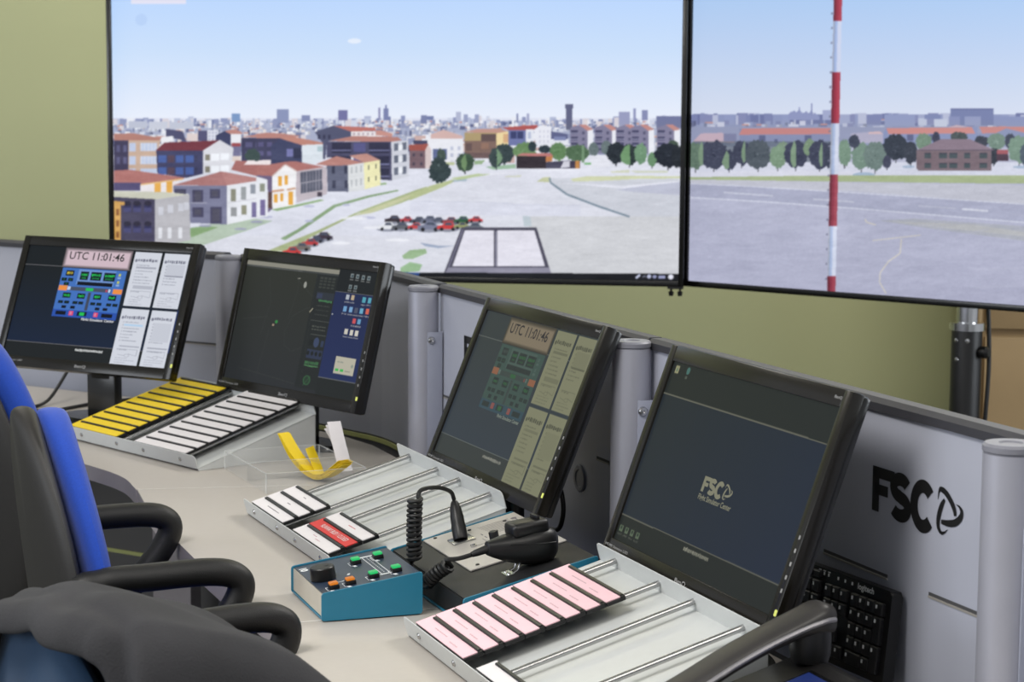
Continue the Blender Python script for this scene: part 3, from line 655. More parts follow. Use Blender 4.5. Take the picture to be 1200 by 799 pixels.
    c.ell(60, 560, 70, 18, (140, 170, 200), .8); c.ell(340, 508, 40, 9, (146, 172, 204), .8); c.ell(1040, 510, 50, 9, (146, 172, 204), .8)
    # grass verge, dirt, runway
    c.org(800, 100, 5.325)
    c.fill([(-60, 574), (600, 566), (1065, 562), (4000, 560), (4000, 612), (1900, 612), (1065, 602), (-60, 586)], (164, 182, 128))
    c.fill([(-60, 588), (400, 592), (1065, 606), (2100, 622), (4000, 650), (4000, 760), (2100, 740), (1065, 662), (500, 640), (-60, 618)], (188, 190, 206))
    c.fill([(-60, 612), (400, 626), (1065, 672), (2100, 742), (4000, 850), (4000, 960), (2130, 860), (1065, 770), (600, 728), (-60, 692)], (162, 166, 196))
    c.line([(-60, 608), (400, 630), (1065, 670), (2130, 742), (4000, 850)], 7, (200, 204, 224)); c.line([(-60, 694), (500, 726), (1065, 768), (2130, 856), (4000, 960)], 9, (198, 202, 224))
    c.line([(250, 668), (560, 690)], 10, (190, 194, 216)); c.line([(810, 710), (1065, 728)], 9, (188, 192, 214)); c.line([(1465, 752), (1700, 768)], 8, (180, 184, 208)); c.line([(1740, 772), (1900, 784)], 12, (204, 208, 226))
    c.org(800, 0, 2.6625)
    c.fill([(610, 688), (720, 682), (1065, 706), (1500, 740), (1500, 800), (1065, 752), (760, 712)], (168, 172, 186)); c.fill([(640, 690), (900, 700), (1065, 724), (1065, 738), (760, 706)], (180, 182, 186))
    c.org(800, 250, 2.6625)
    Y = (206, 200, 190)
    c.line([(680, 80), (676, 125), (640, 150), (614, 185), (612, 215), (632, 250)], 4, Y); c.line([(590, 85), (740, 68)], 3, Y); c.line([(566, 18), (572, 28), (600, 36)], 4, Y)
    for i in range(70):
        x = random.uniform(10, 1900); y = random.uniform(0, 330)
        c.line([(x, y), (x + random.uniform(60, 200), y - random.uniform(-8, 30))], random.uniform(3, 9), random.choice([(182, 184, 210), (164, 166, 198), (176, 178, 206)]), .25)
    # red and white mast with climbing rungs
    c.org(800, 0, 2.6625)
    def mx(y): return 482 - y * .0088 * 2.6
    for y0, y1, q in [(-300, -95, (222, 228, 244)), (-95, 65, (150, 34, 58)), (65, 225, (206, 214, 238)), (225, 385, (150, 34, 58)), (385, 545, (206, 214, 238)), (545, 705, (150, 34, 58)), (705, 861, (206, 214, 238)), (861, 1060, (150, 34, 58))]:
        a, b = mx(y0), mx(y1)
        c.fill([(a - 13, y0), (a + 13, y0), (b + 13, y1), (b - 13, y1)], q)
        c.fill([(a - 13, y0), (a - 5, y0), (b - 5, y1), (b - 13, y1)], tuple(v * .72 for v in q) if q[0] > 180 else tuple(v * .68 for v in q), .8)
        if q[0] < 180: c.fill([(a + 3, y0), (a + 13, y0), (b + 13, y1), (b + 3, y1)], (186, 66, 82), .6)
        if q[0] > 180: c.fill([(a - 9, y0), (a + 1, y0), (b + 1, y1), (b - 9, y1)], (138, 166, 220), .6)
    for y in range(-280, 920, 46): c.rect(mx(y) - 20, y - 4, mx(y) - 14, y + 3, (110, 112, 140), .8)
    c.finish((176, 180, 198), .06, 150, .80); c.blur(1)
    return c

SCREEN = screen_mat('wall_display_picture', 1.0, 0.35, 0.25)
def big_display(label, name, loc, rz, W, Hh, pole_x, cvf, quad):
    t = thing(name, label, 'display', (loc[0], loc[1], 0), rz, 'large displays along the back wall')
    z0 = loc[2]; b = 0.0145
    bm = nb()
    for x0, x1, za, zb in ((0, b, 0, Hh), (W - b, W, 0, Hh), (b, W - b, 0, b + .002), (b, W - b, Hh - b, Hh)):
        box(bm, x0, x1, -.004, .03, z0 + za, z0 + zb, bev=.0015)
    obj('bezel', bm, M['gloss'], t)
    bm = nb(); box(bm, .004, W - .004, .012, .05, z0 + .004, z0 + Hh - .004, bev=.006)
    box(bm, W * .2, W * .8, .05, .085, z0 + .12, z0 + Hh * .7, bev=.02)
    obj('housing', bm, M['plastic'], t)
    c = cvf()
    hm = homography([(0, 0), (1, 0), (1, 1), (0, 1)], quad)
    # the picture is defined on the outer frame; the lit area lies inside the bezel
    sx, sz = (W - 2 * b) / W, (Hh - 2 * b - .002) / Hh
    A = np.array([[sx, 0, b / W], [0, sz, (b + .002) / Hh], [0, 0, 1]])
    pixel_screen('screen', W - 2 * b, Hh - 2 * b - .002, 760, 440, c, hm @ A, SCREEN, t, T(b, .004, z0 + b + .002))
    bm = nb(); lathe(bm, [(0, 0), (.028, 0), (.028, .7), (0, .7)], 24, T(pole_x, .10, .45))
    obj('inner_tube', bm, M['chrome'], t)
    bm = nb(); lathe(bm, [(0, 0), (.040, 0), (.040, .862), (.038, .87), (0, .87)], 28, T(pole_x, .10, .02))
    p = obj('pole', bm, M['plastic'], t)
    bm = nb(); lathe(bm, [(0, 0), (.046, 0), (.046, .02), (0, .02)], 28, T(pole_x, .10, .885))
    obj('collar', bm, M['chrome'], p)
    for a, z in ((-105, .86), (-60, .86), (-100, .81)):
        bm = nb(); lathe(bm, [(0, 0), (.007, 0), (.006, .003), (0, .004)], 10, T(pole_x, .10, z) @ RZ(math.radians(a)) @ T(.038, 0, 0) @ RY(PI / 2)); obj('screw', bm, M['screw'], p)
    bm = nb(); lathe(bm, [(0, 0), (.012, 0), (.016, .008), (.016, .022), (.01, .03), (0, .03)], 16, T(pole_x + .036, .10, .83) @ RY(PI / 2))
    obj('clamp_knob', bm, M['plastic'], p)
    bm = nb(); box(bm, pole_x - .12, pole_x + .12, .085, .12, z0 + .2, z0 + .45, bev=.004)
    obj('mount_plate', bm, M['plastic'], t)
    bm = nb()
    for a in range(4):
        tube(bm, [(pole_x + .03 * math.cos(a * PI / 2 + PI / 4), .10 + .03 * math.sin(a * PI / 2 + PI / 4), .05), (pole_x + .36 * math.cos(a * PI / 2 + PI / 4), .10 + .36 * math.sin(a * PI / 2 + PI / 4), .018)], .016, 10)
    obj('stand_base', bm, M['plastic'], t)
    if pole_x > W * .5 - .01 and 'mast' in label:
        bm = nb()
        tube(bm, smooth_path([(pole_x + .035, .14, z0 + .03), (pole_x + .05, .13, .80), (pole_x + .048, .12, .60), (pole_x + .03, .145, .2), (pole_x + .03, .145, .06)]), .006, 8)
        obj('cable', bm, M['rubber'], t)
    return t
vl = Vector((.4797 + 1.1737, 5.8143 - 6.048)); vr = Vector((1.7593 - .4829, 4.7737 - 5.8491))
dl = big_display('large wall display showing the town with red roofs and parked cars', 'wall_display', (-1.1737, 6.048, .9532), math.atan2(vl.y, vl.x), vl.length, .94, vl.length / 2, left_picture,
            [(128.985, 323.28), (800.85, 336.46), (807.51, -62.16), (123.19, -60.05)])
dr = big_display('large wall display showing the runway and a red and white mast', 'wall_display', (.4829, 5.8491, .9532), math.atan2(vr.y, vr.x), vr.length, .94, vr.length / 2, right_picture,
            [(801.01, 335.18), (1493.27, 388.36), (1517.35, -96.86), (807.63, -61.08)])
bm = nb()
for x in (vl.length - .035, vl.length - .01):
    lathe(bm, [(0, 0), (.006, .0), (.008, .012), (.003, .014), (.003, .026), (0, .026)], 10, T(x, .01, .9532 - .026))
box(bm, vl.length - .045, vl.length - .001, -.002, .03, .9532 - .006, .9532 + .0, bev=.001)
obj('corner_clamp', bm, M['plastic'], dl)

# tan cabinet by the wall
t = thing('cabinet', 'tan cabinet standing against the green wall behind the pole of the display', 'cabinet', (1.43, 6.3, 0), -.08)
bm = nb(); box(bm, 0, 1.0, .02, .45, 0, 1.5, bev=.003); obj('body', bm, M['tan'], t)
for z0, z1 in ((.02, .765), (.79, 1.49)):
    bm = nb(); box(bm, .012, .988, 0, .02, z0, z1, bev=.002); obj('door', bm, M['tan'], t)
bm = nb(); box(bm, -.012, .0, -.006, .45, 0, 1.51, bev=.002); obj('side_panel', bm, M['tan'], t)

# ------------------------------------------------------------------ partition screens behind the desks
PA, PB, PC = Vector((-.181, 4.217)), Vector((.189, 3.269)), Vector((.559, 2.298))
P0 = Vector((-.685, 5.001))
TOP = 1.095
def offset_path(path, d):
    P = [Vector(p) for p in path]; out = []
    for i in range(len(P)):
        ns = []
        if i > 0: e = (P[i] - P[i - 1]).normalized(); ns.append(Vector((-e.y, e.x)))
        if i < len(P) - 1: e = (P[i + 1] - P[i]).normalized(); ns.append(Vector((-e.y, e.x)))
        n = sum(ns, Vector((0, 0))).normalized()
        out.append(P[i] + n * d / max(.5, n.dot(ns[0])))
    return out
def wall_strip(bm, path, y0, y1, z0, z1, mi=0):
    a = offset_path(path, y0); b = offset_path(path, y1)
    loft(bm, [[(p.x, p.y, z0), (q.x, q.y, z0), (q.x, q.y, z1), (p.x, p.y, z1)] for p, q in zip(a, b)], mi=mi)
def frame_on(path, i, off):
    """matrix on the face of segment i: x along, y up, z out towards the desk"""
    p, q = Vector(path[i]), Vector(path[i + 1]); e = (q - p).normalized(); n = Vector((-e.y, e.x))
    o = p + n * off
    return Matrix(((e.x, 0, -n.x, o.x), (e.y, 0, -n.y, o.y), (0, 1, 0, 0), (0, 0, 0, 1)))
def panel(label, path, slots=(), foot=(.312,), logo=None):
    """path = front face seen from above"""
    o = Vector(path[0]); loc = [(Vector(p) - o) for p in path]
    t = thing('partition_screen', label, 'partition', (o.x, o.y, 0), 0, 'grey partition screens behind the desks')
    bm = nb(); wall_strip(bm, loc, 0, .022, .725 if .712 in foot else .70, TOP - .012); obj('panel', bm, M['panel'], t, smooth=False)
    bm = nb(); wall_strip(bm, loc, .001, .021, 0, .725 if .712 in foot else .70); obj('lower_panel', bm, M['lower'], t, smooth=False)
    bm = nb()
    a = offset_path(loc, -.006); b = offset_path(loc, .028)
    rings = []
    for p, q in zip(a, b):
        m_ = p.lerp(q, .2); k = p.lerp(q, .8)
        rings.append([(p.x, p.y, TOP - .014), (q.x, q.y, TOP - .014), (q.x, q.y, TOP - .003), (k.x, k.y, TOP + .003), (m_.x, m_.y, TOP + .003), (p.x, p.y, TOP - .003)])
    loft(bm, rings); obj('top_trim', bm, M['trim'], t)
    for z in foot:
        bm = nb(); wall_strip(bm, loc, -.004, 0.0, z, z + .009); obj('reveal_strip', bm, M['strip'], t, smooth=False)
    for seg, s0, s1 in slots:
        f = frame_on(loc, seg, 0)
        bm = nb(); box(bm, s0, s1, .870, .8745, 0, .0006, f); box(bm, s0, s1, .8675, .8702, 0, .0014, f, mi=1)
        obj('slot', bm, [M['slot'], M['slotlip']], t, smooth=False)
    if logo:
        seg, s0 = logo
        bm = fsc_bm()
        xf(bm, frame_on(loc, seg, 0) @ T(s0, .951, .0008) @ Matrix.Diagonal((.0580, .058, 1, 1)))
        obj('logo_lettering', bm, M['black'], t, smooth=False)
    return t
def along(a, b, off, s0, s1):
    e = (b - a).normalized(); n = Vector((-e.y, e.x)); L = (b - a).length
    return [a + e * s0 + n * off, a + e * (L + s1) + n * off]
S1 = [(-2.6, 6.225), (-1.345, 5.447), (-.70, 5.043)]
S2 = [(-.655, 5.005), (-.318, 4.617), (-.288, 4.572), (-.268, 4.532), (-.155, 4.238)]
S3 = along(PA, PB, .033, .012, -.004)
S4 = along(PB, PC, .033, .004, -.004)
S5 = along(PC, PC + (PC - PB), .033, .004, 0)
LS1 = (Vector(S1[2]) - Vector(S1[1])).length
panel('grey partition screen behind the leftmost monitor, below the green wall', S1, [(1, LS1 - .16, LS1 - .012)])
panel('grey partition screen that bends behind the second monitor, yellowish strip at its foot', S2, [(3, .14, .19), (3, .255, .3)], (.312, .712))
panel('grey partition screen behind the third monitor, mostly hiding its black lettering', S3, [(0, .02, .058), (0, .80, .853)], (.312,), (0, .142))
panel('grey partition screen with big black lettering and a knot emblem beside the nearest monitor', S4, [(0, .564, .728), (0, .825, .99)], (.312,), (0, .686))
panel('grey partition screen at the far right edge beyond the nearest post', S5)

def post(label, p, e, bracket=True):
    t = thing('partition_post', label, 'post', (p.x, p.y, 0), math.atan2(e.y, e.x), 'round grey posts joining the partition screens')
    bm = nb(); lathe(bm, [(0, 0), (.031, 0), (.031, TOP - .012), (0, TOP - .012)], 40); obj('tube', bm, M['alu'], t)
    bm = nb(); lathe(bm, [(0, TOP - .0125), (.0300, TOP - .0125), (.0300, TOP - .010), (.0318, TOP - .009), (.0318, TOP - .003), (.029, TOP), (.014, TOP), (.012, TOP - .002), (0, TOP - .0026)], 40)
    obj('end_cap', bm, M['cap'], t)
    if bracket:
        bm = nb(); box(bm, .0312, .0335, -.002, .030, .62, 1.003, bev=.0006); b = obj('bracket_plate', bm, M['bracket'], t)
        bm = nb(); lathe(bm, [(0, 0), (.0080, 0), (.0080, .0015), (.0062, .0042), (.002, .0052), (0, .0040)], 16, T(.0335, .006, .986) @ RY(PI / 2)); obj('screw', bm, M['screw'], b)
    return t
post('grey round post between the two leftmost monitors', P0, (PA - P0).normalized(), False)
post('grey round post between the second and third monitor', PA, (PB - PA).normalized())
post('grey round post between the two nearest monitors', PB, (PC - PB).normalized())
post('grey round post at the right edge beside the big black lettering', PC, (PC - PB).normalized())

# ------------------------------------------------------------------ desks
DZ = .73
def desk(label, pts, seam=None, legs=()):
    o = Vector(pts[0])
    t = thing('desk', label, 'desk', (o.x, o.y, 0), 0, 'grey desks standing end to end')
    bm = nb(); prism(bm, [(p[0] - o.x, p[1] - o.y) for p in pts], DZ - .03, DZ, bev=.0012, seg=1)
    bmesh.ops.recalc_face_normals(bm, faces=list(bm.faces)); bm.normal_update()
    for f in bm.faces: f.material_index = 0 if f.normal.z > .3 else 1
    obj('worktop', bm, [M['desk'], M['deskedge']], t, smooth=False)
    if seam:
        a, b = Vector(seam[0]) - o, Vector(seam[1]) - o
        bm = nb(); e = (b - a).normalized(); n = Vector((-e.y, e.x)) * .0013
        addv(bm, [(a + n).to_3d() + Vector((0, 0, DZ + .0004)), (a - n).to_3d() + Vector((0, 0, DZ + .0004)), (b - n).to_3d() + Vector((0, 0, DZ + .0004)), (b + n).to_3d() + Vector((0, 0, DZ + .0004))], [(0, 1, 2, 3)])
        obj('joint_strip', bm, M['seam'], t, smooth=False)
    for a, b in legs:
        a, b = Vector(a) - o, Vector(b) - o; e = (b - a).normalized(); n = Vector((-e.y, e.x)) * .015
        bm = nb(); prism(bm, [(a + n)[:], (a - n)[:], (b - n)[:], (b + n)[:]][::-1], 0, DZ - .03, bev=.001, seg=1)
        obj('leg', bm, M['deskedge'], t, smooth=False)
    return t
f1 = [(-.713, 3.9)] + [(q.x, q.y) for q in smooth_path([(-.726, 3.935, 0), (-.740, 3.975, 0), (-.760, 4.022, 0), (-.792, 4.075, 0), (-.835, 4.132, 0), (-.90, 4.212, 0)], 5)] + [(q.x, q.y) for q in smooth_path([(-1.10, 4.44, 0), (-1.2, 4.535, 0), (-1.34, 4.64, 0), (-1.6, 4.79, 0)], 5)] + [(-2.3, 5.19)]
r1 = [(-2.3, 5.975), (-1.377, 5.40), (-.752, 5.005), (-.37, 4.545), (-.30, 4.43), (-.212, 4.205), (-.134, 4.005)]
desk('left curved desk under the yellow strip tray and the two leftmost monitors', f1 + r1, None, [((-.86, 4.98), (-.75, 4.86)), ((-1.75, 5.3), (-1.65, 5.5))])
f2 = [(-.336, 2.927 - .03), (-.385, 2.981 + .02), (-.485, 3.235), (-.593, 3.521), (-.672, 3.762), (-.711, 3.898)]
r2 = [(-.132, 4.000), (.158, 3.257), (.207, 3.131)]
desk('middle desk under the blue button box and the third monitor', [(-.3375, 2.882)] + [(-.385, 2.99), (-.485, 3.235), (-.593, 3.521), (-.672, 3.762), (-.711, 3.898)] + [(-.133, 4.001), (.158, 3.257), (.207, 3.129)],
     ((-.711, 3.899), (-.133, 4.003)), [((-.29, 3.86), (-.17, 3.92)), ((0, 3.06), (.1, 3.1))])
desk('nearest desk under the pink strip tray and the telephone', [(.2085, 3.125), (.528, 2.286), (.76, 1.72), (.06, 1.75), (-.246, 2.593), (-.296, 2.737), (-.3362, 2.879)],
     ((-.3367, 2.88), (.207, 3.127)), [((.3, 2.2), (.42, 2.25))])

# ------------------------------------------------------------------ the four monitors
MW, MH = .476, .2664
class UV(Canvas):
    def __init__(s, bg): super().__init__(0, 0, 480, 270, 2); s.a[:] = bg
    def r(s, u0, v0, u1, v1, col, al=1.0): s.rect(u0 * 480, v0 * 270, u1 * 480, v1 * 270, col, al)
    def l(s, pts, w, col, al=1.0): s.line([(u * 480, v * 270) for u, v in pts], w, col, al)
    def e(s, u, v, ru, rv, col, al=1.0): s.ell(u * 480, v * 270, ru * 480, rv * 270, col, al)
    def marks(s, u0, u1, v, h, col, al=1.0, n=14):
        x = u0
        while x < u1:
            w = (u1 - u0) / n * random.uniform(.35, .9)
            s.r(x, v - h / 2 * random.uniform(.6, 1), min(u1, x + w), v + h / 2 * random.uniform(.6, 1), col, al)
            x += w + (u1 - u0) / n * .25

def doc(c, u0, v0, u1, v1, paper, ink, k):
    c.r(u0, v0, u1, v1, paper)
    W, Hh = u1 - u0, v1 - v0
    mix = lambda a: tuple(p * (1 - a) + q * a for p, q in zip(paper, ink))
    c.marks(u0 + .17 * W, u0 + .9 * W, v0 + .15 * Hh, .03, mix(.75), 1, 7)
    c.e(u0 + .1 * W, v0 + .16 * Hh, .008, .014, mix(.7))
    for q in range(10):
        if q in (7, 8): continue
        v = v0 + (.24 + .055 * q) * Hh
        c.marks(u0 + .22 * W, u0 + random.uniform(.45, .85) * W, v, .010, mix(.45), 1, 8)
        c.r(u0 + .16 * W, v - .006, u0 + .185 * W, v + .006, mix(.5))
    if k == 0: c.r(u0 + .15 * W, v0 + .27 * Hh, u0 + .9 * W, v0 + .30 * Hh, mix(.35)); c.r(u0 + .2 * W, v0 + .62 * Hh, u0 + .95 * W, v0 + .68 * Hh, mix(.25))
    if k == 1: c.r(u0 + .2 * W, v0 + .2 * Hh, u0 + .92 * W, v0 + .4 * Hh, mix(.12)); c.r(u0 + .2 * W, v0 + .40 * Hh, u0 + .92 * W, v0 + .43 * Hh, mix(.5))
    if k == 2: c.r(u0 + .2 * W, v0 + .27 * Hh, u0 + .9 * W, v0 + .31 * Hh, (178, 206, 232) if paper[2] > 180 else mix(.25)); c.r(u0 + .2 * W, v0 + .66 * Hh, u0 + .95 * W, v0 + .68 * Hh, mix(.3))
    if k == 3: c.r(u0 + .2 * W, v0 + .22 * Hh, u0 + .92 * W, v0 + .55 * Hh, mix(.1)); c.r(u0 + .14 * W, v0 + .66 * Hh, u0 + .95 * W, v0 + .68 * Hh, mix(.35))
    c.l([(u0 + .14 * W, v0 + .72 * Hh), (u0 + .9 * W, v0 + .72 * Hh), (u0 + .9 * W, v0 + .83 * Hh), (u0 + .6 * W, v0 + .80 * Hh), (u0 + .5 * W, v0 + .84 * Hh), (u0 + .2 * W, v0 + .82 * Hh)], 1.1, mix(.35))
    c.e(u0 + .55 * W, v0 + .83 * Hh, .016, .014, mix(.3)); c.e(u0 + .55 * W, v0 + .83 * Hh, .012, .010, paper)
    for q in range(3): c.marks(u0 + .15 * W, u0 + random.uniform(.5, .9) * W, v0 + (.88 + .04 * q) * Hh, .008, mix(.3), 1, 8)

def radio_panel(c, base, dark, green, orange, pale, red):
    mx = lambda a, b, t: tuple(p * (1 - t) + q * t for p, q in zip(a, b))
    c.r(.243, .185, .638, .622, base)
    c.r(.243, .56, .638, .622, mx(base, (20, 50, 150), .5 if base[2] > 120 else .15))
    c.r(.345, .195, .575, .33, mx(base, pale, .35))
    for u0, u1 in ((.36, .41), (.425, .49), (.505, .575)): c.r(u0, .21, u1, .285, dark); c.marks(u0 + .006, u1 - .006, .238, .025, green, 1, 5); c.marks(u0 + .012, u1 - .012, .268, .015, green, .7, 4)
    c.r(.268, .205, .318, .255, dark); c.marks(.276, .312, .23, .028, (206, 186, 66) if base[2] > 120 else mx(dark, pale, .4), 1, 3)
    for u, v in ((.25, .275), (.29, .275), (.27, .315)): c.r(u, v, u + .032, v + .028, dark); c.r(u + .008, v + .008, u + .022, v + .02, green, .35)
    c.r(.352, .302, .57, .336, dark)
    for v in (.225, .29): c.r(.593, v - .012, .606, v + .012, (190, 196, 90) if base[2] > 120 else mx(base, pale, .4)); c.r(.59, v + .02, .61, v + .034, mx(base, pale, .6))
    c.r(.31, .352, .57, .385, mx(dark, pale, .32)); c.r(.415, .355, .46, .382, green); c.r(.30, .352, .318, .38, pale); c.r(.552, .356, .566, .384, pale); c.r(.535, .362, .548, .38, red, .7)
    c.r(.244, .345, .298, .388, orange); c.r(.58, .352, .636, .392, orange)
    c.r(.434, .395, .452, .555, mx(dark, pale, .28))
    for u in (.285, .375, .475, .565):
        c.r(u - .004, .405, u + .044, .452, dark); c.marks(u + .003, u + .038, .430, .024, green, 1, 3)
    for u in (.262, .300, .352, .388, .462, .500, .560, .598): c.r(u, .478, u + .03, .505, dark); c.r(u + .006, .487, u + .024, .497, green, .2)
    for u in (.29, .345, .497, .545): c.r(u, .522, u + .028, .546, dark)
    c.r(.262, .572, .325, .606, dark); c.r(.395, .568, .455, .608, dark); c.r(.41, .574, .44, .602, green); c.r(.545, .572, .612, .606, dark)
    for u in (.345, .497): c.r(u, .568, u + .026, .608, red); c.r(u + .006, .574, u + .016, .6, pale, .5)

def strips_screen(bright):
    if bright:
        c = UV((25, 32, 44)); top, mid, bot = (27, 32, 36), (24, 36, 58), (30, 34, 36)
    else:
        c = UV((58, 66, 72)); top, mid, bot = (56, 63, 68), (58, 66, 76), (60, 65, 66)
    for i in range(60):
        t = i / 60; c.r(0, .175 + .69 * t, 1, .175 + .69 * (t + .03), tuple(p * (1 - t) + q * t for p, q in zip(top, mid)))
    c.r(0, 0, 1, .175, top); c.r(0, .868, 1, 1, bot)
    ln = (112, 112, 116) if bright else (104, 110, 108)
    c.l([(0, .175), (1, .175)], 1.6, ln); c.l([(0, .868), (1, .868)], 1.6, ln)
    pk = (206, 184, 194) if bright else (134, 122, 104)
    for k in range(9): c.r(.232 + k * .0025, .004 + k * .0035, .648 - k * .002, .18 - k * .003, tuple(p * (.35 + .65 * k / 8) + 20 * (1 - k / 8) for p in pk))
    if bright: radio_panel(c, (66, 112, 186), (14, 20, 34), (36, 190, 84), (232, 142, 70), (190, 206, 236), (224, 70, 104))
    else: radio_panel(c, (66, 86, 82), (50, 58, 60), (56, 98, 68), (146, 98, 76), (96, 112, 106), (146, 78, 76))
    paper, ink = ((208, 212, 222), (90, 92, 110)) if bright else ((134, 135, 110), (72, 74, 64))
    for k, q in enumerate([(.662, .010, .822, .488), (.840, .010, .986, .488), (.662, .512, .824, 1), (.842, .512, .986, 1)]): doc(c, *q, paper, ink, k)
    c.r(.986, 0, 1, .175, top); c.r(.986, .5, 1, .87, (26, 48, 98) if bright else (58, 66, 88))
    c.marks(.437, .606, .906, .022, (212, 214, 214) if bright else (150, 150, 140), 1, 20)
    return c

def radar_screen():
    c = UV((48, 52, 50))
    for i in range(40):
        t = i / 40; c.r(0, t, .72, t + .03, (48 + 4 * (1 - t), 51 + 4 * (1 - t), 48 + 6 * t))
    c.r(0, .012, .72, .045, (150, 148, 136)); c.r(0, .045, .72, .06, (70, 74, 74)); c.marks(.02, .45, .052, .010, (104, 106, 104), 1, 24)
    g = (64, 68, 66)
    for pts in [[(.42, .06), (.44, .2), (.41, .45)], [(.2, .13), (.25, .33), (.22, .6)], [(.05, .5), (.25, .45)], [(.62, .3), (.52, .35), (.44, .42), (.40, .55), (.42, .66), (.48, .7), (.55, .66)], [(.42, .12), (.62, .3)], [(.1, .9), (.55, .95)], [(.25, .95), (.28, .55)]]: c.l(pts, .9, g)
    c.r(.56, .06, .72, .975, (42, 46, 46)); c.l([(.56, .06), (.6, .97)], .6, (58, 62, 60))
    for v in (.08, .105, .13, .155):
        for u in (.59, .62, .65, .68): c.r(u, v, u + .022, v + .014, (66, 70, 66))
    c.r(.585, .2, .715, .26, (52, 58, 66)); c.r(.59, .21, .63, .25, (60, 68, 92)); c.marks(.61, .71, .268, .02, (78, 140, 92), 1, 12)
    for v in (.31, .345, .38): c.marks(.6, .7, v, .008, (78, 82, 78), .8, 6)
    c.l([(.58, .43), (.72, .43)], 1, (84, 88, 84)); c.marks(.6, .7, .475, .012, (86, 90, 84), 1, 5); c.marks(.6, .7, .50, .012, (86, 90, 84), 1, 5)
    c.e(.655, .60, .02, .04, (66, 78, 106)); c.r(.60, .58, .63, .63, (36, 40, 40)); c.r(.69, .58, .71, .63, (56, 66, 90)); c.r(.60, .66, .715, .73, (54, 62, 84)); c.l([(.60, .54), (.715, .54)], 1, (90, 94, 90))
    for u in (.61, .64, .67, .70): c.e(u, .69, .01, .018, (36, 40, 40))
    c.marks(.60, .70, .765, .03, (70, 118, 78), 1, 8); c.marks(.60, .70, .79, .014, (92, 150, 98), 1, 6)
    c.e(.64, .905, .028, .04, (56, 92, 64)); c.e(.64, .905, .018, .03, (46, 64, 52)); c.l([(.62, .95), (.66, .87)], 1, (66, 110, 72))
    c.e(.324, .484, .011, .014, (58, 140, 74)); c.e(.304, .513, .008, .010, (170, 150, 130)); c.e(.486, .158, .011, .026, (160, 162, 154)); c.l([(.56, .37), (.58, .335)], 2.6, (166, 162, 140)); c.l([(.42, .115), (.44, .112)], 2, (140, 140, 130))
    c.r(.72, 0, 1, .18, (34, 38, 40))
    for i in range(30): c.r(.72, .18 + .68 * i / 30, 1, .18 + .68 * (i + 1) / 30, (38 + i * .1, 48 + i * .15, 86 + i * .3))
    c.r(.72, .86, 1, 1, (40, 44, 44)); c.l([(.72, .18), (1, .18)], 1.2, (104, 106, 108)); c.l([(.72, .862), (1, .862)], 1.2, (104, 106, 108))
    for u, v in [(.816, .048), (.855, .05), (.896, .052), (.936, .054), (.817, .136), (.856, .136)]: c.r(u - .010, v - .022, u + .012, v + .012, (130, 140, 142)); c.r(u - .004, v - .012, u + .008, v + .004, (54, 74, 84)); c.r(u - .012, v + .02, u + .014, v + .030, (110, 112, 112))
    for u, v, q in [(.814, .218, (190, 196, 206)), (.852, .218, (200, 180, 150)), (.934, .225, (90, 170, 190)), (.973, .222, (96, 176, 196)), (.812, .311, (120, 170, 216)), (.855, .312, (130, 176, 220)), (.893, .313, (84, 90, 110)), (.932, .312, (116, 182, 214)), (.973, .310, (226, 110, 90)), (.894, .396, (214, 92, 98)), (.930, .396, (110, 166, 206)), (.853, .486, (216, 212, 200)), (.892, .488, (220, 216, 204)), (.929, .487, (224, 220, 208))]:
        c.r(u - .011, v - .026, u + .012, v + .016, q); c.marks(u - .016, u + .018, v + .034, .012, (150, 152, 162), 1, 4)
    c.r(.82, .677, .964, .813, (196, 192, 174)); c.marks(.835, .88, .72, .010, (140, 150, 140), 1, 4); c.r(.83, .775, .854, .795, (70, 190, 90)); c.r(.866, .775, .89, .795, (70, 190, 90)); c.marks(.9, .94, .785, .010, (130, 134, 126), 1, 4); c.e(.945, .74, .008, .014, (150, 160, 150))
    c.e(.73, .36, .004, .006, (190, 196, 200))
    return c

def desktop_screen():
    c = UV((43, 49, 52))
    for i in range(90):
        t = i / 90
        for j in range(12):
            s = j / 12
            c.r(s, .176 + .684 * t, s + .1, .176 + .684 * (t + .02), (42 - 3 * s, 49 - 1 * s, 54 + 9 * s + 3 * t))
    c.r(0, 0, 1, .176, (42, 47, 46)); c.r(0, .86, 1, 1, (42, 46, 44))
    c.l([(0, .176), (1, .178)], 1.5, (112, 112, 100)); c.l([(0, .862), (1, .858)], 1.5, (104, 104, 94))
    c.r(.022, .016, .046, .06, (156, 154, 120)); c.r(.03, .03, .04, .05, (110, 130, 110)); c.e(.108, .03, .011, .02, (76, 116, 110)); c.r(.1, .06, .112, .074, (84, 92, 84))
    for u in (.025, .064, .103, .142): c.r(u - .011, .918, u + .011, .952, (96, 110, 90)); c.e(u, .93, .006, .010, (54, 66, 56)); c.marks(u - .014, u + .014, .966, .010, (88, 92, 84), 1, 4)
    c.marks(.438, .595, .891, .022, (140, 140, 126), 1, 20)
    return c

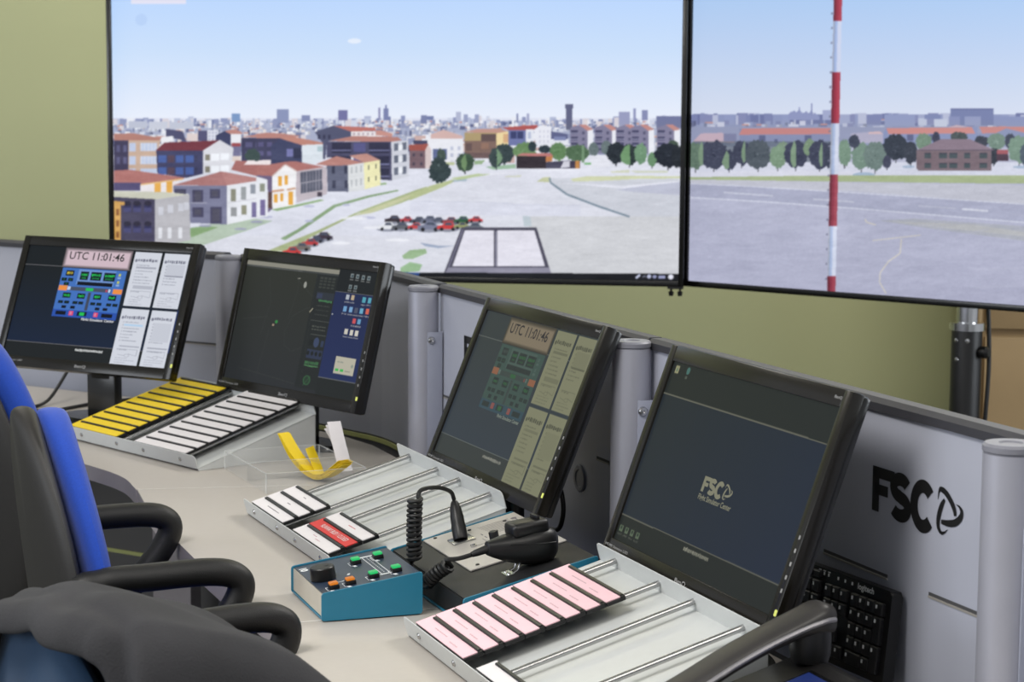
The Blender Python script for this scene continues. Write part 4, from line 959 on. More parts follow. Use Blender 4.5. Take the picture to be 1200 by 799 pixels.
SCR_B = screen_mat('monitor_picture_bright', 1.0, 0.32, 0.10)
SCR_D = screen_mat('monitor_picture_dim', 0.80, 0.28, 0.12)
INKD = mat('clock_digits_dark', (26, 22, 26), .6, noise=.02)
LOGOL = emit_mat('screen_logo_pale', (148, 147, 124), .62)
LOGOW = emit_mat('screen_logo_white', (220, 222, 228), .9)
LOGOG = emit_mat('screen_logo_grey', (122, 132, 122), .85)
def monitor(label, x, y, z, a, b, cv, sm, extras=(), foot=(.095, .135, .085)):
    t = thing('monitor', label, 'monitor', (x, y, DZ), a, 'black computer monitors on the desks')
    P = T(0, 0, z - DZ) @ RX(-b)              # panel frame: origin at bottom centre of the lit area, x right, z up the glass
    e, et, eb = .019, .023, .025
    x0, x1, z0, z1 = -MW / 2 - e, MW / 2 + e, -eb, MH + et
    bm = nb()
    for q in ((x0, -MW / 2, z0, z1), (MW / 2, x1, z0, z1), (-MW / 2, MW / 2, z0, 0), (-MW / 2, MW / 2, MH, z1)):
        box(bm, q[0], q[1], -.004, .014, q[2], q[3], P, bev=.0014)
    obj('bezel', bm, M['bezel'], t)
    hm = np.array([[480., 0, 0], [0, -270, 270], [0, 0, 1]])
    scr = pixel_screen('screen', MW, MH, 420, 236, cv, hm, sm, t, P @ T(-MW / 2, 0, 0))
    bm = nb(); box(bm, x0 + .001, x1 - .001, .010, .026, z0 + .001, z1 - .001, P, bev=.005); box(bm, -.15, .15, .024, .050, .02, .20, P, bev=.012)
    h = obj('housing', bm, M['gloss'], t)
    bm = nb(); box(bm, x1 - .0060, x1 - .0012, -.0052, -.003, .002, .010, P, bev=.0008); obj('power_light', bm, M['led'], t)
    bm = nb()
    for k in range(5): box(bm, x1 - .0085, x1 - .0055, -.0047, -.003, z0 + .056 + k * .017, z0 + .061 + k * .017, P)
    obj('button_symbols', bm, M['greybtn'], t, smooth=False)
    F = P @ T(0, -.0046, 0) @ RX(PI / 2)      # lettering frame on the bezel: x right, y up
    obj('maker_lettering', xf(text_bm('BenQ', -.016, -.018, .016, -.010, .02), F), M['greybtn'], t, smooth=False)
    obj('port_lettering', xf(text_bm('HDMI Senseye LED', x0 + .008, -.0135, x0 + .085, -.0085, .01), F), M['greybtn'], t, smooth=False)
    obj('size_lettering', xf(text_bm('BenQ', x1 - .036, MH + .009, x1 - .018, MH + .0135, .01), F), M['greybtn'], t, smooth=False)
    G = T(0, -.0006, MH) @ RX(PI / 2)         # lettering frame on the glass: x right, y up from the top left corner
    for n, bmf, mm in extras: obj(n, xf(bmf(), G), mm, scr, smooth=False)
    ny = foot[0] - .035
    bm = nb(); box(bm, -.042, .042, ny, ny + .028, .012, z - DZ - .02, bev=.006); box(bm, -.042, .042, .026, .056, -.015, .10, P, bev=.006); box(bm, -.03, .03, ny, ny + .026, z - DZ - .05, z - DZ + .0, bev=.004)
    n_ = obj('stand_neck', bm, M['gloss'], t)
    bm = nb(); rings = []
    for s, zz in ((1, 0), (1, .006), (.93, .013), (.4, .017)):
        rings.append([(foot[1] * s * math.cos(2 * PI * k / 36), foot[0] + foot[2] * s * math.sin(2 * PI * k / 36), zz) for k in range(36)])
    loft(bm, rings); obj('stand_base', bm, M['gloss'], t)
    return t
def clock(): return text_bm('UTC 11:01:46', .266 * MW, -.106 * MH, .605 * MW, -.036 * MH, .012)
def small_name(): return text_bm('Flight Simulator Center', .432 * MW, -.652 * MH, .632 * MW, -.622 * MH, .02)
def big_logo():
    bm = fsc_bm(); xf(bm, T(.424 * MW, -.592 * MH, 0) @ Matrix.Diagonal((.180 * MW / 3.6, .080 * MH, 1, 1))); return bm
def big_name(): return text_bm('Flight Simulator Center', .422 * MW, -.642 * MH, .622 * MW, -.604 * MH, .02)
monitor('black monitor at the far left with bright white document pages and a pink clock bar', -.96886, 4.65747, .87844, -.50934, .37942, strips_screen(True), SCR_B,
        [('clock_readout', clock, INKD), ('name_lettering', small_name, LOGOW)])
monitor('black monitor showing a dark radar picture beside a blue desktop', -.4785, 4.3661, .86065, -.85639, .25221, radar_screen(), SCR_D, (), (.066, .10, .046))
monitor('black monitor with a tan clock bar and olive document pages', -.04569, 3.42488, .85274, -1.18076, .38882, strips_screen(False), SCR_D,
        [('clock_readout', clock, INKD), ('name_lettering', small_name, LOGOG)], (.066, .11, .046))
monitor('nearest black monitor, dark desktop with a small pale logo in the middle', .23194, 2.6925, .85193, -1.20767, .34881, desktop_screen(), SCR_D,
        [('logo_lettering', big_logo, LOGOL), ('name_lettering', big_name, LOGOL)], (.066, .11, .046))

# ------------------------------------------------------------------ strip trays and flight strips
TW, TL, TS = .516, .2996, .28
def tray(label, x, y, a):
    t = thing('strip_tray', label, 'tray', (x, y, DZ), a, 'grey metal flight strip trays')
    Q = T(0, 0, .030) @ RX(TS)
    zf = -.026
    bm = nb(); box(bm, 0, TW, 0, TL, zf - .0015, zf, Q); obj('floor_sheet', bm, M['tray'], t, smooth=False)
    def plate(y0, y1, z1):
        r = .009
        pts = [(0, zf - .0015), (TW, zf - .0015), (TW, z1 - r), (TW - r * .3, z1 - r * .3), (TW - r, z1), (r, z1), (r * .3, z1 - r * .3), (0, z1 - r)]
        bm = nb(); prism(bm, [(p[0], p[1]) for p in pts], 0, y1 - y0, Q @ T(0, y1, 0) @ RX(PI / 2), bev=.0005, seg=1)
        return bm
    fp = obj('front_plate', plate(-.0018, 0, .0015), M['tray'], t)
    obj('back_plate', plate(TL, TL + .0018, .0020), M['tray'], t)
    for xs in (0, TW - .0015):
        F, B = Q @ Vector((xs, 0, zf)), Q @ Vector((xs, TL, zf))
        bm = nb(); prism(bm, [(F.y, .0005), (B.y, .0005), (B.y, B.z), (F.y, F.z)], 0, .0015, T(xs, 0, 0) @ Matrix(((0, 0, 1, 0), (1, 0, 0, 0), (0, 1, 0, 0), (0, 0, 0, 1))))
        obj('side_panel', bm, M['tray'], t, smooth=False)
    B = Q @ Vector((0, TL, zf))
    bm = nb(); box(bm, 0, TW, B.y - .0015, B.y, .0005, B.z - .0015); obj('rear_panel', bm, M['tray'], t, smooth=False)
    for xr in (.065, .210, .317, .458):
        bm = nb(); lathe(bm, [(0, 0), (.0042, 0), (.0042, TL), (0, TL)], 16, Q @ T(xr, 0, -.0125) @ RX(-PI / 2)); obj('rod', bm, M['steel'], t)
        bm = nb(); lathe(bm, [(0, 0), (.0045, 0), (.0045, .001), (.0034, .0024), (0, .0028)], 14, Q @ T(xr, -.0018, -.0125) @ RX(PI / 2))
        box(bm, -.0006, .0006, -.0032, .0032, .0026, .0031, Q @ T(xr, -.0018, -.0125) @ RX(PI / 2))
        obj('screw', bm, M['screw'], fp)
    return t
PITCH, SL = .0295, .197
def strip_proto(paper, ink, marks):
    o = bpy.data.objects.new('flight_strip', None); COL.objects.link(o); o.empty_display_size = .02
    bm = nb()
    box(bm, 0, SL, 0, .0278, -.0058, -.0008, bev=.0008, seg=1)
    box(bm, .011, SL - .004, .0220, .0274, -.0008, .0026, bev=.0008, seg=1)
    box(bm, SL - .004, SL, .0214, .0278, -.002, .0012, bev=.0006, seg=1)
    for k in (.03, .165): box(bm, k, k + .012, .006, .02, -.0080, -.005, bev=.001, seg=1)
    obj('holder', bm, M['holder'], o)
    bm = nb()
    box(bm, -.0005, SL - .003, .0004, .0217, -.0008, .0004); box(bm, -.0005, .0105, .0216, .0284, -.0008, .0004)
    for u0, u1, v in marks: box(bm, u0, u1, v - .0009, v + .0009, .0004, .00055, mi=1)
    obj('paper', bm, [paper, ink], o, smooth=False)
    return o
def marks(u0, u1, v, n):
    out, u = [], u0
    while u < u1:
        w = (u1 - u0) / n * random.uniform(.4, 1); out.append((u, min(u1, u + w), v)); u += w + .0012
    return out
ORD = ['first', 'second', 'third', 'fourth', 'fifth', 'sixth', 'seventh', 'eighth', 'ninth', 'tenth']
def place_strip(proto, used, tr, x, k, label, group):
    o = proto if not used else copy_tree(proto)
    tag(o, label, 'flight strip', group)
    a = tr.rotation_euler.z
    w = T(*tr.location) @ RZ(a) @ T(0, 0, .030) @ RX(TS) @ T(x, .0035 + k * PITCH, 0)
    o.location = w.translation; o.rotation_euler = (TS, 0, a)
    return o
tr1 = tray('grey metal strip tray holding yellow and white strips between the two leftmost monitors', -.9712, 4.4832, -.84896)
tr2 = tray('grey metal strip tray with four bare rods in front of the third monitor', -.47776, 3.66445, -1.17926)
tr4 = tray('nearest grey metal strip tray holding the pink strips', -.14753, 2.82049, -1.21006)
py = strip_proto(M['pyellow'], M['ink'], [])
pw = strip_proto(M['pwhite'], M['ink'], [])
pp = strip_proto(M['ppink'], M['inkfaint'], marks(.05, .10, .012, 5) + marks(.12, .15, .008, 3))
for k in range(10):
    place_strip(py, k > 0, tr1, .010, k, 'yellow flight strip, %s from the front edge of the leftmost tray' % ORD[k], 'yellow flight strips in the leftmost tray')
for k in range(10):
    place_strip(pw, k > 0, tr1, .279, k, 'blank white flight strip, %s from the front edge of the leftmost tray' % ORD[k], 'white flight strips in the leftmost tray')
for k in range(8):
    place_strip(pp, k > 0, tr4, .044, k, 'pink flight strip, %s from the front edge of the nearest tray' % ORD[k], 'pink flight strips in the nearest tray')
g2 = 'flight strips in the middle tray'
place_strip(strip_proto(M['pwhite'], M['ink'], marks(.065, .135, .012, 9)), False, tr2, .040, 0, 'white flight strip with one long printed word, at the middle tray left front corner', g2)
place_strip(strip_proto(M['pwhite'], M['ink'], marks(.09, .108, .012, 3)), False, tr2, .040, 1, 'white flight strip with a short word, second of three at left of middle tray', g2)
place_strip(strip_proto(M['pwhite'], M['ink'], marks(.092, .107, .012, 3)), False, tr2, .040, 2, 'white flight strip with a short word, rearmost of three at left of middle tray', g2)
place_strip(strip_proto(M['pwhite'], M['inkfaint'], marks(.07, .09, .015, 3) + marks(.095, .12, .010, 3)), False, tr2, .297, 0, 'nearly blank white flight strip in front of the red one in the middle tray', g2)
pr = strip_proto(M['pred'], M['white'], [])
place_strip(pr, False, tr2, .297, 1, 'red flight strip with white lettering in the middle tray', g2)
obj('lettering', xf(text_bm('RUNWAY BUSY / CLOSED', .038, .0075, .168, .0165, .0), T(0, 0, .0009)), M['white'], pr, smooth=False)
place_strip(strip_proto(M['pwhite'], M['inkred'], marks(.09, .125, .012, 6)), False, tr2, .297, 2, 'white flight strip with small red print behind the red one in the middle tray', g2)
place_strip(strip_proto(M['pwhite'], M['ink'], []), False, tr4, .290, 0, 'single white flight strip at the front edge of the nearest tray beside the pink ones', 'white flight strips in the nearest tray')

# ------------------------------------------------------------------ sloped desk boxes
def round_poly(pts, r, n=4):
    out = []; N = len(pts); P = [Vector(p) for p in pts]
    for i in range(N):
        a, b, c = P[i - 1], P[i], P[(i + 1) % N]
        p, q = b + (a - b).normalized() * r, b + (c - b).normalized() * r
        for k in range(n + 1):
            t = k / n; out.append(tuple((p * (1 - t) ** 2 + b * 2 * t * (1 - t) + q * t * t)[:]))
    return out
YZX = Matrix(((0, 0, 1, 0), (1, 0, 0, 0), (0, 1, 0, 0), (0, 0, 0, 1)))   # polygon (y,z) extruded along x
def console_box(t, w, dp, hf, hb, side, topm, frontm, lip=.0022):
    prof = round_poly([(0, 0), (dp, 0), (dp, hb), (0, hf)], .004)
    for x in (0, w - .003):
        bm = nb(); prism(bm, prof, 0, .003, T(x, 0, .002) @ YZX, bev=.0006, seg=1); obj('side_plate', bm, side, t)
    bm = nb(); box(bm, .003, w - .003, .002, dp - .002, .002, .005); box(bm, .003, w - .003, dp - .004, dp - .001, .004, hb - .002)
    obj('bottom_and_back', bm, side, t, smooth=False)
    s = math.atan2(hb - hf, dp); Lu = dp / math.cos(s)
    Q = T(0, 0, hf + .002) @ RX(s)
    bm = nb(); box(bm, .003, w - .003, .004, Lu - .002, -lip - .003, -lip, Q); obj('top_plate', bm, topm, t, smooth=False)
    bm = nb(); box(bm, .003, w - .003, .003, .006, .006, hf - .0015); obj('front_plate', bm, frontm, t, smooth=False)
    bm = nb()
    for x in (.02, w - .02):
        for y in (.02, dp - .02): lathe(bm, [(0, 0), (.006, 0), (.006, .0022), (0, .0022)], 12, T(x, y, 0))
    obj('feet', bm, M['plastic'], t)
    return Q @ T(0, 0, -lip), Lu
a1 = -1.23
o1 = Vector((-.268, 2.896)) - Vector((math.cos(a1), math.sin(a1))) * .187
bx = thing('button_box', 'small teal sloped control box with green and orange buttons', 'control box', (o1.x, o1.y, DZ), a1)
Q, Lu = console_box(bx, .187, .15, .040, .062, M['teal'], M['navy'], M['beige'])
def button(px, py, body):
    bm = nb(); box(bm, -.0072, .0072, -.0072, .0072, 0, .0062, Q @ T(px, py, 0), bev=.0008)
    b = obj('button', bm, M['plastic'], bx)
    bm = nb(); box(bm, -.0062, .0062, -.0062, .0062, .0062, .0098, Q @ T(px, py, 0), bev=.0012)
    obj('lit_cap', bm, body, b)
for p in ((.058, .086), (.054, .122), (.153, .087), (.148, .123)): button(*p, M['btn_green_top'])
for p in ((.164, .024), (.160, .050)): button(*p, M['btn_orange'])
bm = nb(); lathe(bm, [(0, 0), (.0185, 0), (.0188, .002), (.0180, .017), (.0168, .0185), (0, .0185)], 40, Q @ T(.104, .024, .001))
box(bm, -.002, .002, .004, .010, .0186, .0190, Q @ T(.104, .024, .001))
obj('knob', bm, M['plastic'], bx)
bm = nb()
def mk(x0, x1, y0, y1): box(bm, x0, x1, y0, y1, 0, .0003, Q)
for x, y in ((.058, .086), (.054, .122), (.153, .087), (.148, .123), (.164, .024), (.160, .050)):
    mk(x - .010, x + .010, y - .0105, y - .0098); mk(x - .010, x - .0093, y - .0105, y - .004); mk(x + .0093, x + .010, y - .0105, y - .004)
    mk(x + .0105, x + .0135, y - .008, y - .003); mk(x + .0145, x + .0165, y - .007, y - .002)
for y in (.1015, .1135): mk(.036, .143, y, y + .0008)
for k in range(12): mk(.040 + k * .0083, .044 + k * .0083, .1075, .1083)
mk(.030, .034, .0985, .118); mk(.145, .149, .0985, .118)
stroke_pts = arc(.122, .040, .016, .016, -40, 60, 8)
for (xa, ya), (xb, yb) in zip(stroke_pts, stroke_pts[1:]): mk(min(xa, xb) - .0003, max(xa, xb) + .0003, min(ya, yb), max(ya, yb) + .0004)
mk(.104, .107, .060, .064); mk(.109, .111, .058, .062)
obj('printed_marks', bm, M['white'], bx, smooth=False)
obj('printed_number', xf(text_bm('10', .022, .006, .040, .018, .05), Q @ T(0, 0, .0003)), M['white'], bx, smooth=False)

a4 = -1.21006
rt4, bk4 = Vector((math.cos(a4), math.sin(a4))), Vector((-math.sin(a4), math.cos(a4)))
t40 = Vector((-.14753, 2.82049))
o2 = t40 - rt4 * .366 + bk4 * .094
rb = thing('radio_box', 'black topped sloped radio box with silver faceplate behind the pink strip tray', 'radio box', (o2.x, o2.y, DZ), a4)
R2, Lu2 = console_box(rb, .348, .206, .040, .088, M['teal'], M['blacktop'], M['blacktop'])
bm = nb(); box(bm, .010, .232, .053, .209, .0002, .0028, R2, bev=.0006, seg=1); fpz = obj('faceplate', bm, M['silver'], rb)
F2 = R2 @ T(.012, 0, .0029)
bm = nb()
for k in range(9): box(bm, .024 + k * .0065, .0246 + k * .0065, .135 + k * .0012, .188 - k * .0005, 0, .0002, F2)
for k in range(5): box(bm, .125, .135, .160 + k * .003, .1612 + k * .003, 0, .0002, F2)
box(bm, .034, .050, .196, .198, 0, .0002, F2); box(bm, .040, .07, .190, .1912, 0, .0002, F2); box(bm, .112, .1126, .100, .122, 0, .0002, F2); box(bm, .085, .112, .1216, .1222, 0, .0002, F2)
for k, u in enumerate((.06, .078, .15, .17)): box(bm, u, u + .010, .128, .1295, 0, .0002, F2)
lathe(bm, [(0, 0), (.005, 0), (.005, .0002), (0, .0002)], 14, F2 @ T(.030, .196, 0))
obj('printed_marks', bm, M['ink'], fpz, smooth=False)
for x, y in ((.008, .070), (.031, .180), (.022, .123), (.118, .118), (.205, .07), (.205, .19)):
    bm = nb(); lathe(bm, [(0, 0), (.0032, 0), (.0028, .0012), (0, .0016)], 12, F2 @ T(x, y, 0)); obj('screw', bm, M['plastic'], fpz)
bm = nb(); box(bm, .043, .079, .078, .114, 0, .0022, F2, bev=.0008); obj('socket', bm, M['steel'], fpz)
bm = nb(); lathe(bm, [(0, 0), (.005, 0), (.005, .003), (.0035, .0034), (.003, .001), (0, .001)], 16, F2 @ T(.112, .098, 0)); obj('jack', bm, M['chrome'], fpz)
bm = nb(); lathe(bm, [(0, 0), (.0095, 0), (.009, .003), (.0072, .004), (.0066, .018), (.006, .019), (0, .019)], 20, F2 @ T(.128, .128, 0)); box(bm, -.001, .001, -.0075, .0075, .004, .0188, F2 @ T(.128, .128, 0)); obj('knob', bm, M['plastic'], fpz)
# wire hook the microphone hangs in
bm = nb(); Hk = R2 @ T(.292, .093, 0)
box(bm, -.012, .012, -.010, .004, 0, .0012, Hk, bev=.0005, seg=1)
for x in (-.007, .007): tube(bm, smooth_path([(x, .002, .001), (x, .010, .003), (x, .016, .012), (x, .017, .022)], 4), .0016, 8, Hk)
for x in (-.006, .006): lathe(bm, [(0, .001), (.003, .001), (.0024, .0024), (0, .0028)], 10, Hk @ T(x, -.004, 0))
obj('microphone_hook', bm, M['chrome'], rb)

# ------------------------------------------------------------------ hand microphone with coiled cord and plug
mc = Vector((.018, 2.972, .8305)); ma = math.atan2(.455, .89)
mic = thing('hand_microphone', 'black hand microphone with coiled cord plugged into the silver faceplate', 'microphone', mc, ma)
def sup(hw, hz, zc, x, n=28, e=.72, yc=0.0):
    return [(x, yc + hw * math.copysign(abs(math.cos(2 * PI * k / n)) ** e, math.cos(2 * PI * k / n)), zc + hz * math.copysign(abs(math.sin(2 * PI * k / n)) ** e, math.sin(2 * PI * k / n))) for k in range(n)]
bm = nb()
loft(bm, [sup(*q) for q in [(.005, .006, -.002, -.060), (.009, .010, -.002, -.058), (.013, .0135, -.003, -.048), (.019, .019, -.004, -.030), (.0235, .0235, -.005, -.010), (.0265, .0265, -.004, .012), (.0265, .0270, -.003, .030), (.024, .0245, -.002, .042), (.018, .0185, -.001, .049), (.008, .009, 0, .0525)]])
obj('body', bm, M['plastic'], mic)
bm = nb(); box(bm, -.021, .038, -.019, .019, .012, .034, T(0, 0, 0) @ RY(-.10), bev=.007, seg=3); gr = obj('talk_button_cover', bm, M['plastic'], mic)
bm = nb(); box(bm, .020, .025, -.012, .012, .033, .040, RY(-.10), bev=.002); obj('ridge', bm, M['plastic'], gr)
bm = nb(); loft(bm, [sup(.0268 * s, .0014, .004, x, 20) for x, s in ((-.03, .72), (-.01, .90), (.012, 1.01), (.03, 1.01), (.042, .92))]); obj('seam_band', bm, M['holder'], mic)
Wm = (T(*mc) @ RZ(ma)).inverted()
def W(*p): return Wm @ Vector(p)
bm = nb(); tube(bm, [W(-.034, 2.945, .828), W(-.050, 2.938, .8235), W(-.056, 2.936, .8215)], [.0062, .0052, .0040], 12); obj('strain_relief', bm, M['rubber'], mic)
def helix(path, Rr, pitch, seg=14):
    P = smooth_path(path, 10); out = []; ang = 0
    up = None
    for i in range(len(P) - 1):
        d = P[i + 1] - P[i]; L = d.length; d = d.normalized()
        if up is None: up = (Vector((0.3, 1, 0.1)) - d * Vector((0.3, 1, 0.1)).dot(d)).normalized()
        else: up = (up - d * up.dot(d)).normalized()
        s = d.cross(up); n = max(1, int(L / pitch * seg))
        for k in range(n):
            ang += 2 * PI * (L / n) / pitch
            out.append(P[i] + d * L * k / n + (up * math.cos(ang) + s * math.sin(ang)) * Rr)
    return out
c2 = helix([(-.090, 2.960, .800), (-.106, 2.968, .788), (-.122, 2.980, .770)], .0085, .0066)
c1 = helix([(-.145, 3.084, .780), (-.1455, 3.083, .83), (-.144, 3.082, .876)], .0092, .0074)
wire = smooth_path([(-.056, 2.936, .8215), (-.075, 2.94, .815), (-.095, 2.948, .812)], 6)[:-1] + c2 + smooth_path([c2[-1], (-.128, 3.000, .757), (-.140, 3.03, .752), (-.152, 3.07, .765), c1[0]], 6)[1:-1] + c1 + smooth_path([c1[-1], (-.135, 3.105, .884), (-.112, 3.155, .878), (-.094, 3.185, .866), (-.0885, 3.190, .852)], 6)[1:]
bm = nb(); tube(bm, [W(*p) for p in wire], .0034, 7); obj('cord', bm, M['rubber'], mic)
axp, axq = Vector((-.0770, 3.160, .7955)), Vector((-.0885, 3.190, .852))
dz = (axq - axp).normalized(); dx = dz.orthogonal().normalized(); dy = dz.cross(dx)
A = Matrix(((dx.x, dy.x, dz.x, axp.x), (dx.y, dy.y, dz.y, axp.y), (dx.z, dy.z, dz.z, axp.z), (0, 0, 0, 1)))
bm = nb(); lathe(bm, [(0, 0), (.0112, 0), (.0116, .002), (.0116, .022), (.0108, .024), (.0106, .036), (.0086, .052), (.0062, .060), (.0044, .063), (0, .063)], 24, Wm @ A); obj('plug', bm, M['plastic'], mic)

# ------------------------------------------------------------------ clear box of loose paper strips
cu = Vector((.917, .40)); cvv = Vector((-.40, .917))
ab = thing('clear_box', 'clear acrylic box holding loose yellow and white paper strips', 'box', (-.462, 3.862, DZ), math.atan2(.40, .917))
bw, bd, bh, th = .20, .285, .038, .0025
bm = nb(); box(bm, 0, bw, 0, bd, .0005, .003); obj('bottom', bm, M['acrylic'], ab, smooth=False)
for q in ((0, th, 0, bd), (bw - th, bw, 0, bd), (th, bw - th, 0, th), (th, bw - th, bd - th, bd), (th, bw - th, .13, .13 + th)):
    bm = nb(); box(bm, q[0], q[1], q[2], q[3], .003, bh); obj('side' if q[2] != .13 else 'divider', bm, M['acrylic'], ab, smooth=False)
bm = nb()
for q in ((0, th, 0, bd), (bw - th, bw, 0, bd), (th, bw - th, 0, th), (th, bw - th, bd - th, bd), (th, bw - th, .13, .13 + th)): box(bm, q[0], q[1], q[2], q[3], bh + .0002, bh + .0008)
for x, y in ((0, 0), (bw - .0012, 0), (0, bd - .0012), (bw - .0012, bd - .0012)): box(bm, x - .0004, x + .0016, y - .0004, y + .0016, .001, bh)
obj('polished_rim', bm, M['acrylic_edge'], ab, smooth=False)
def ribbon(name, pts, w, off, material, label, group):
    P = smooth_path(pts, 8)
    bm = nb(); rings = []
    wd = Vector((w[0], w[1], w[2])).normalized() * (.0135 if 'white' not in label else .0145)
    for i, p in enumerate(P):
        d = (P[min(i + 1, len(P) - 1)] - P[max(0, i - 1)]).normalized(); n = d.cross(wd).normalized()
        q = p + n * off
        rings.append([q - wd - n * .0006, q + wd - n * .0006, q + wd + n * .0006, q - wd + n * .0006])
    loft(bm, rings)
    o = obj(name, bm, material, smooth=False)
    return tag(o, label, 'paper strip', group)
yb = [(-.452, 4.085, .806), (-.424, 4.052, .770), (-.392, 4.022, .7445), (-.360, 3.992, .7425), (-.318, 3.955, .776)]
for k, nm in enumerate(['uppermost', 'second', 'third', 'fourth', 'lowest']):
    d = (2 - k) * .0022
    pts = [(x + (.003 * (k % 3) - .003) * (i == 4), y + .002 * (k % 2) * i / 4, z + (.002 * k if i == 0 else 0)) for i, (x, y, z) in enumerate(yb)]
    ribbon('paper_strip', pts, (.7, .71, 0), d, M['pyellow'], '%s yellow paper strip of the curled bunch in the clear box' % nm, 'yellow paper strips in the clear box')
ribbon('paper_strip', [(-.400, 4.070, .785), (-.380, 4.03, .752), (-.372, 4.00, .739)], (.5, .86, .1), .0, M['pyellow'], 'single yellow paper strip standing behind the curled bunch in the clear box', 'yellow paper strips in the clear box')
for k, nm in enumerate(['front', 'middle', 'back']):
    ribbon('paper_strip', [(-.352 - .003 * k, 4.075 + .006 * k, .836 - .006 * k), (-.340, 4.045 + .006 * k, .80), (-.322, 4.0 + .006 * k, .75)], (.86, .5, 0), -.002 * k, M['pwhite'], '%s white paper strip leaning upright out of the clear box' % nm, 'white paper strips in the clear box')

# ------------------------------------------------------------------ telephone
ph = thing('telephone', 'black desk telephone with silver edged handset at the bottom right', 'telephone', (*(t40 + rt4 * .540 + bk4 * .10), DZ), a4)
pz = [(0, .004), (.245, .004), (.245, .082), (.225, .088), (.02, .028), (0, .020)]
bm = nb(); prism(bm, [(p[0], p[1]) for p in pz], 0, .205, T(0, 0, 0) @ YZX, bev=.004); obj('body', bm, M['phonegrey'], ph)
ps = math.atan2(.060, .205)
PQ = T(0, .02, .028) @ RX(ps)
bm = nb(); box(bm, .070, .198, .095, .192, -.002, .006, PQ, bev=.003); pb = obj('display_frame', bm, M['gloss'], ph)
bm = nb(); box(bm, .078, .190, .112, .184, .0062, .0070, PQ); obj('lcd', bm, M['lcd'], pb, smooth=False)
bm = nb(); box(bm, .074, .194, .1045, .108, .006, .0085, PQ, bev=.0005, seg=1); obj('chrome_strip', bm, M['chrome'], pb)
for r_ in range(4):
    for c_ in range(3):
        bm = nb(); box(bm, .08 + c_ * .034, .106 + c_ * .034, .002 + r_ * .0125, .011 + r_ * .0125, -.001, .004, PQ, bev=.0015); obj('key', bm, M['keycap'], ph)
hs = [(.012, .020, .034, .014), (.03, .026, .040, .016), (.06, .027, .056, .012), (.11, .026, .082, .0115), (.16, .026, .104, .0115), (.205, .027, .120, .013), (.232, .027, .126, .019), (.246, .020, .124, .016)]
hs = [tuple(q) for q in np.array([[np.interp(t_, np.linspace(0, 1, len(hs)), [h_[c_] for h_ in hs]) for c_ in range(4)] for t_ in np.linspace(0, 1, 29)])]
for _ in range(2): hs = [hs[0]] + [tuple((a_ + 2 * b_ + c_) / 4 for a_, b_, c_ in zip(*hs[i_ - 1:i_ + 2])) for i_ in range(1, len(hs) - 1)] + [hs[-1]]
bm = nb(); loft(bm, [[(.030 + dx_, y, z + .012 + dz_) for dx_, dz_ in [(hw * math.copysign(abs(math.cos(2 * PI * k / 24)) ** .55, math.cos(2 * PI * k / 24)), hz * math.copysign(abs(math.sin(2 * PI * k / 24)) ** .8, math.sin(2 * PI * k / 24))) for k in range(24)]] for y, hw, z, hz in hs])
hn = obj('handset', bm, M['handset'], ph)
bm = nb(); tube(bm, [(.030 + hw * .97, y, z + .012 + hz * .10) for y, hw, z, hz in hs[1:-1]], .0034, 8); obj('silver_edge', bm, M['satin'], hn)
bm = nb(); lathe(bm, [(0, -.040), (.022, -.040), (.0245, -.030), (.025, -.012), (.024, .006), (0, .006)], 24, T(.030, .222, .126)); obj('earpiece', bm, M['plastic'], hn)
bm = nb(); lathe(bm, [(0, -.014), (.022, -.014), (.022, .004), (0, .004)], 24, T(.030, .030, .038)); obj('mouthpiece', bm, M['plastic'], hn)

# ------------------------------------------------------------------ keyboard leaning on the partition
eBC = (PC - PB).normalized()
kb = thing('keyboard', 'black computer keyboard standing on edge against the lettered partition screen', 'keyboard', (PB.x, PB.y, DZ), math.atan2(eBC.y, eBC.x))
KH = .118
KQ = T(.352, .000, .002) @ RY(-.035) @ RX(-.12)
bm = nb(); prism(bm, round_poly([(0, 0), (.435, 0), (.435, KH), (0, KH)], .006), -.012, .004, KQ @ RX(PI / 2), bev=.002, seg=1); obj('case', bm, M['plastic'], kb)
def key(bm, u0, u1, v0, v1, mark=True):
    box(bm, u0, u1, -.0095, -.003, v0, v1, KQ, bev=.0014, seg=1)
    if mark: box(bm, u0 + .003, u0 + .0065, -.0099, -.0095, v1 - .008, v1 - .0035, KQ, mi=1)
for r_ in range(5):
    for c_ in range(4):
        if (r_, c_) in ((1, 3), (3, 3), (0, 1)): continue
        u = .345 + c_ * .0200; v = .010 + r_ * .0185
        bm = nb(); key(bm, u, u + (.0380 if (r_, c_) == (0, 0) else .0180), v, v + (.0355 if c_ == 3 and r_ in (0, 2) else .0168)); obj('key', bm, [M['keycap'], M['white']], kb, smooth=False)
for r_, c_ in [(0, 0), (0, 1), (0, 2), (1, 1), (3, 0), (3, 1), (3, 2), (4, 0), (4, 1), (4, 2)]:
    u = .277 + c_ * .0200; v = .010 + r_ * .0185
    bm = nb(); key(bm, u, u + .018, v, v + .0168); obj('key', bm, [M['keycap'], M['white']], kb, smooth=False)
bm = nb()
for r_ in range(5):
    for c_ in range(12): key(bm, .010 + c_ * .0212, .0292 + c_ * .0212, .010 + r_ * .0185, .0268 + r_ * .0185)
for c_ in range(12): key(bm, .010 + c_ * .0212, .0282 + c_ * .0212, .1045, .1135, False)
o = obj('letter_keys', bm, [M['keycap'], M['white']], kb, smooth=False)
bm = nb()
for u in (.300, .318, .336): box(bm, u, u + .003, -.0046, -.004, .1090, .1130, KQ)
for u in (.250, .262, .274): box(bm, u, u + .006, -.0046, -.004, .1142, .1154, KQ); box(bm, u + .001, u + .004, -.0046, -.004, .1090, .1130, KQ)
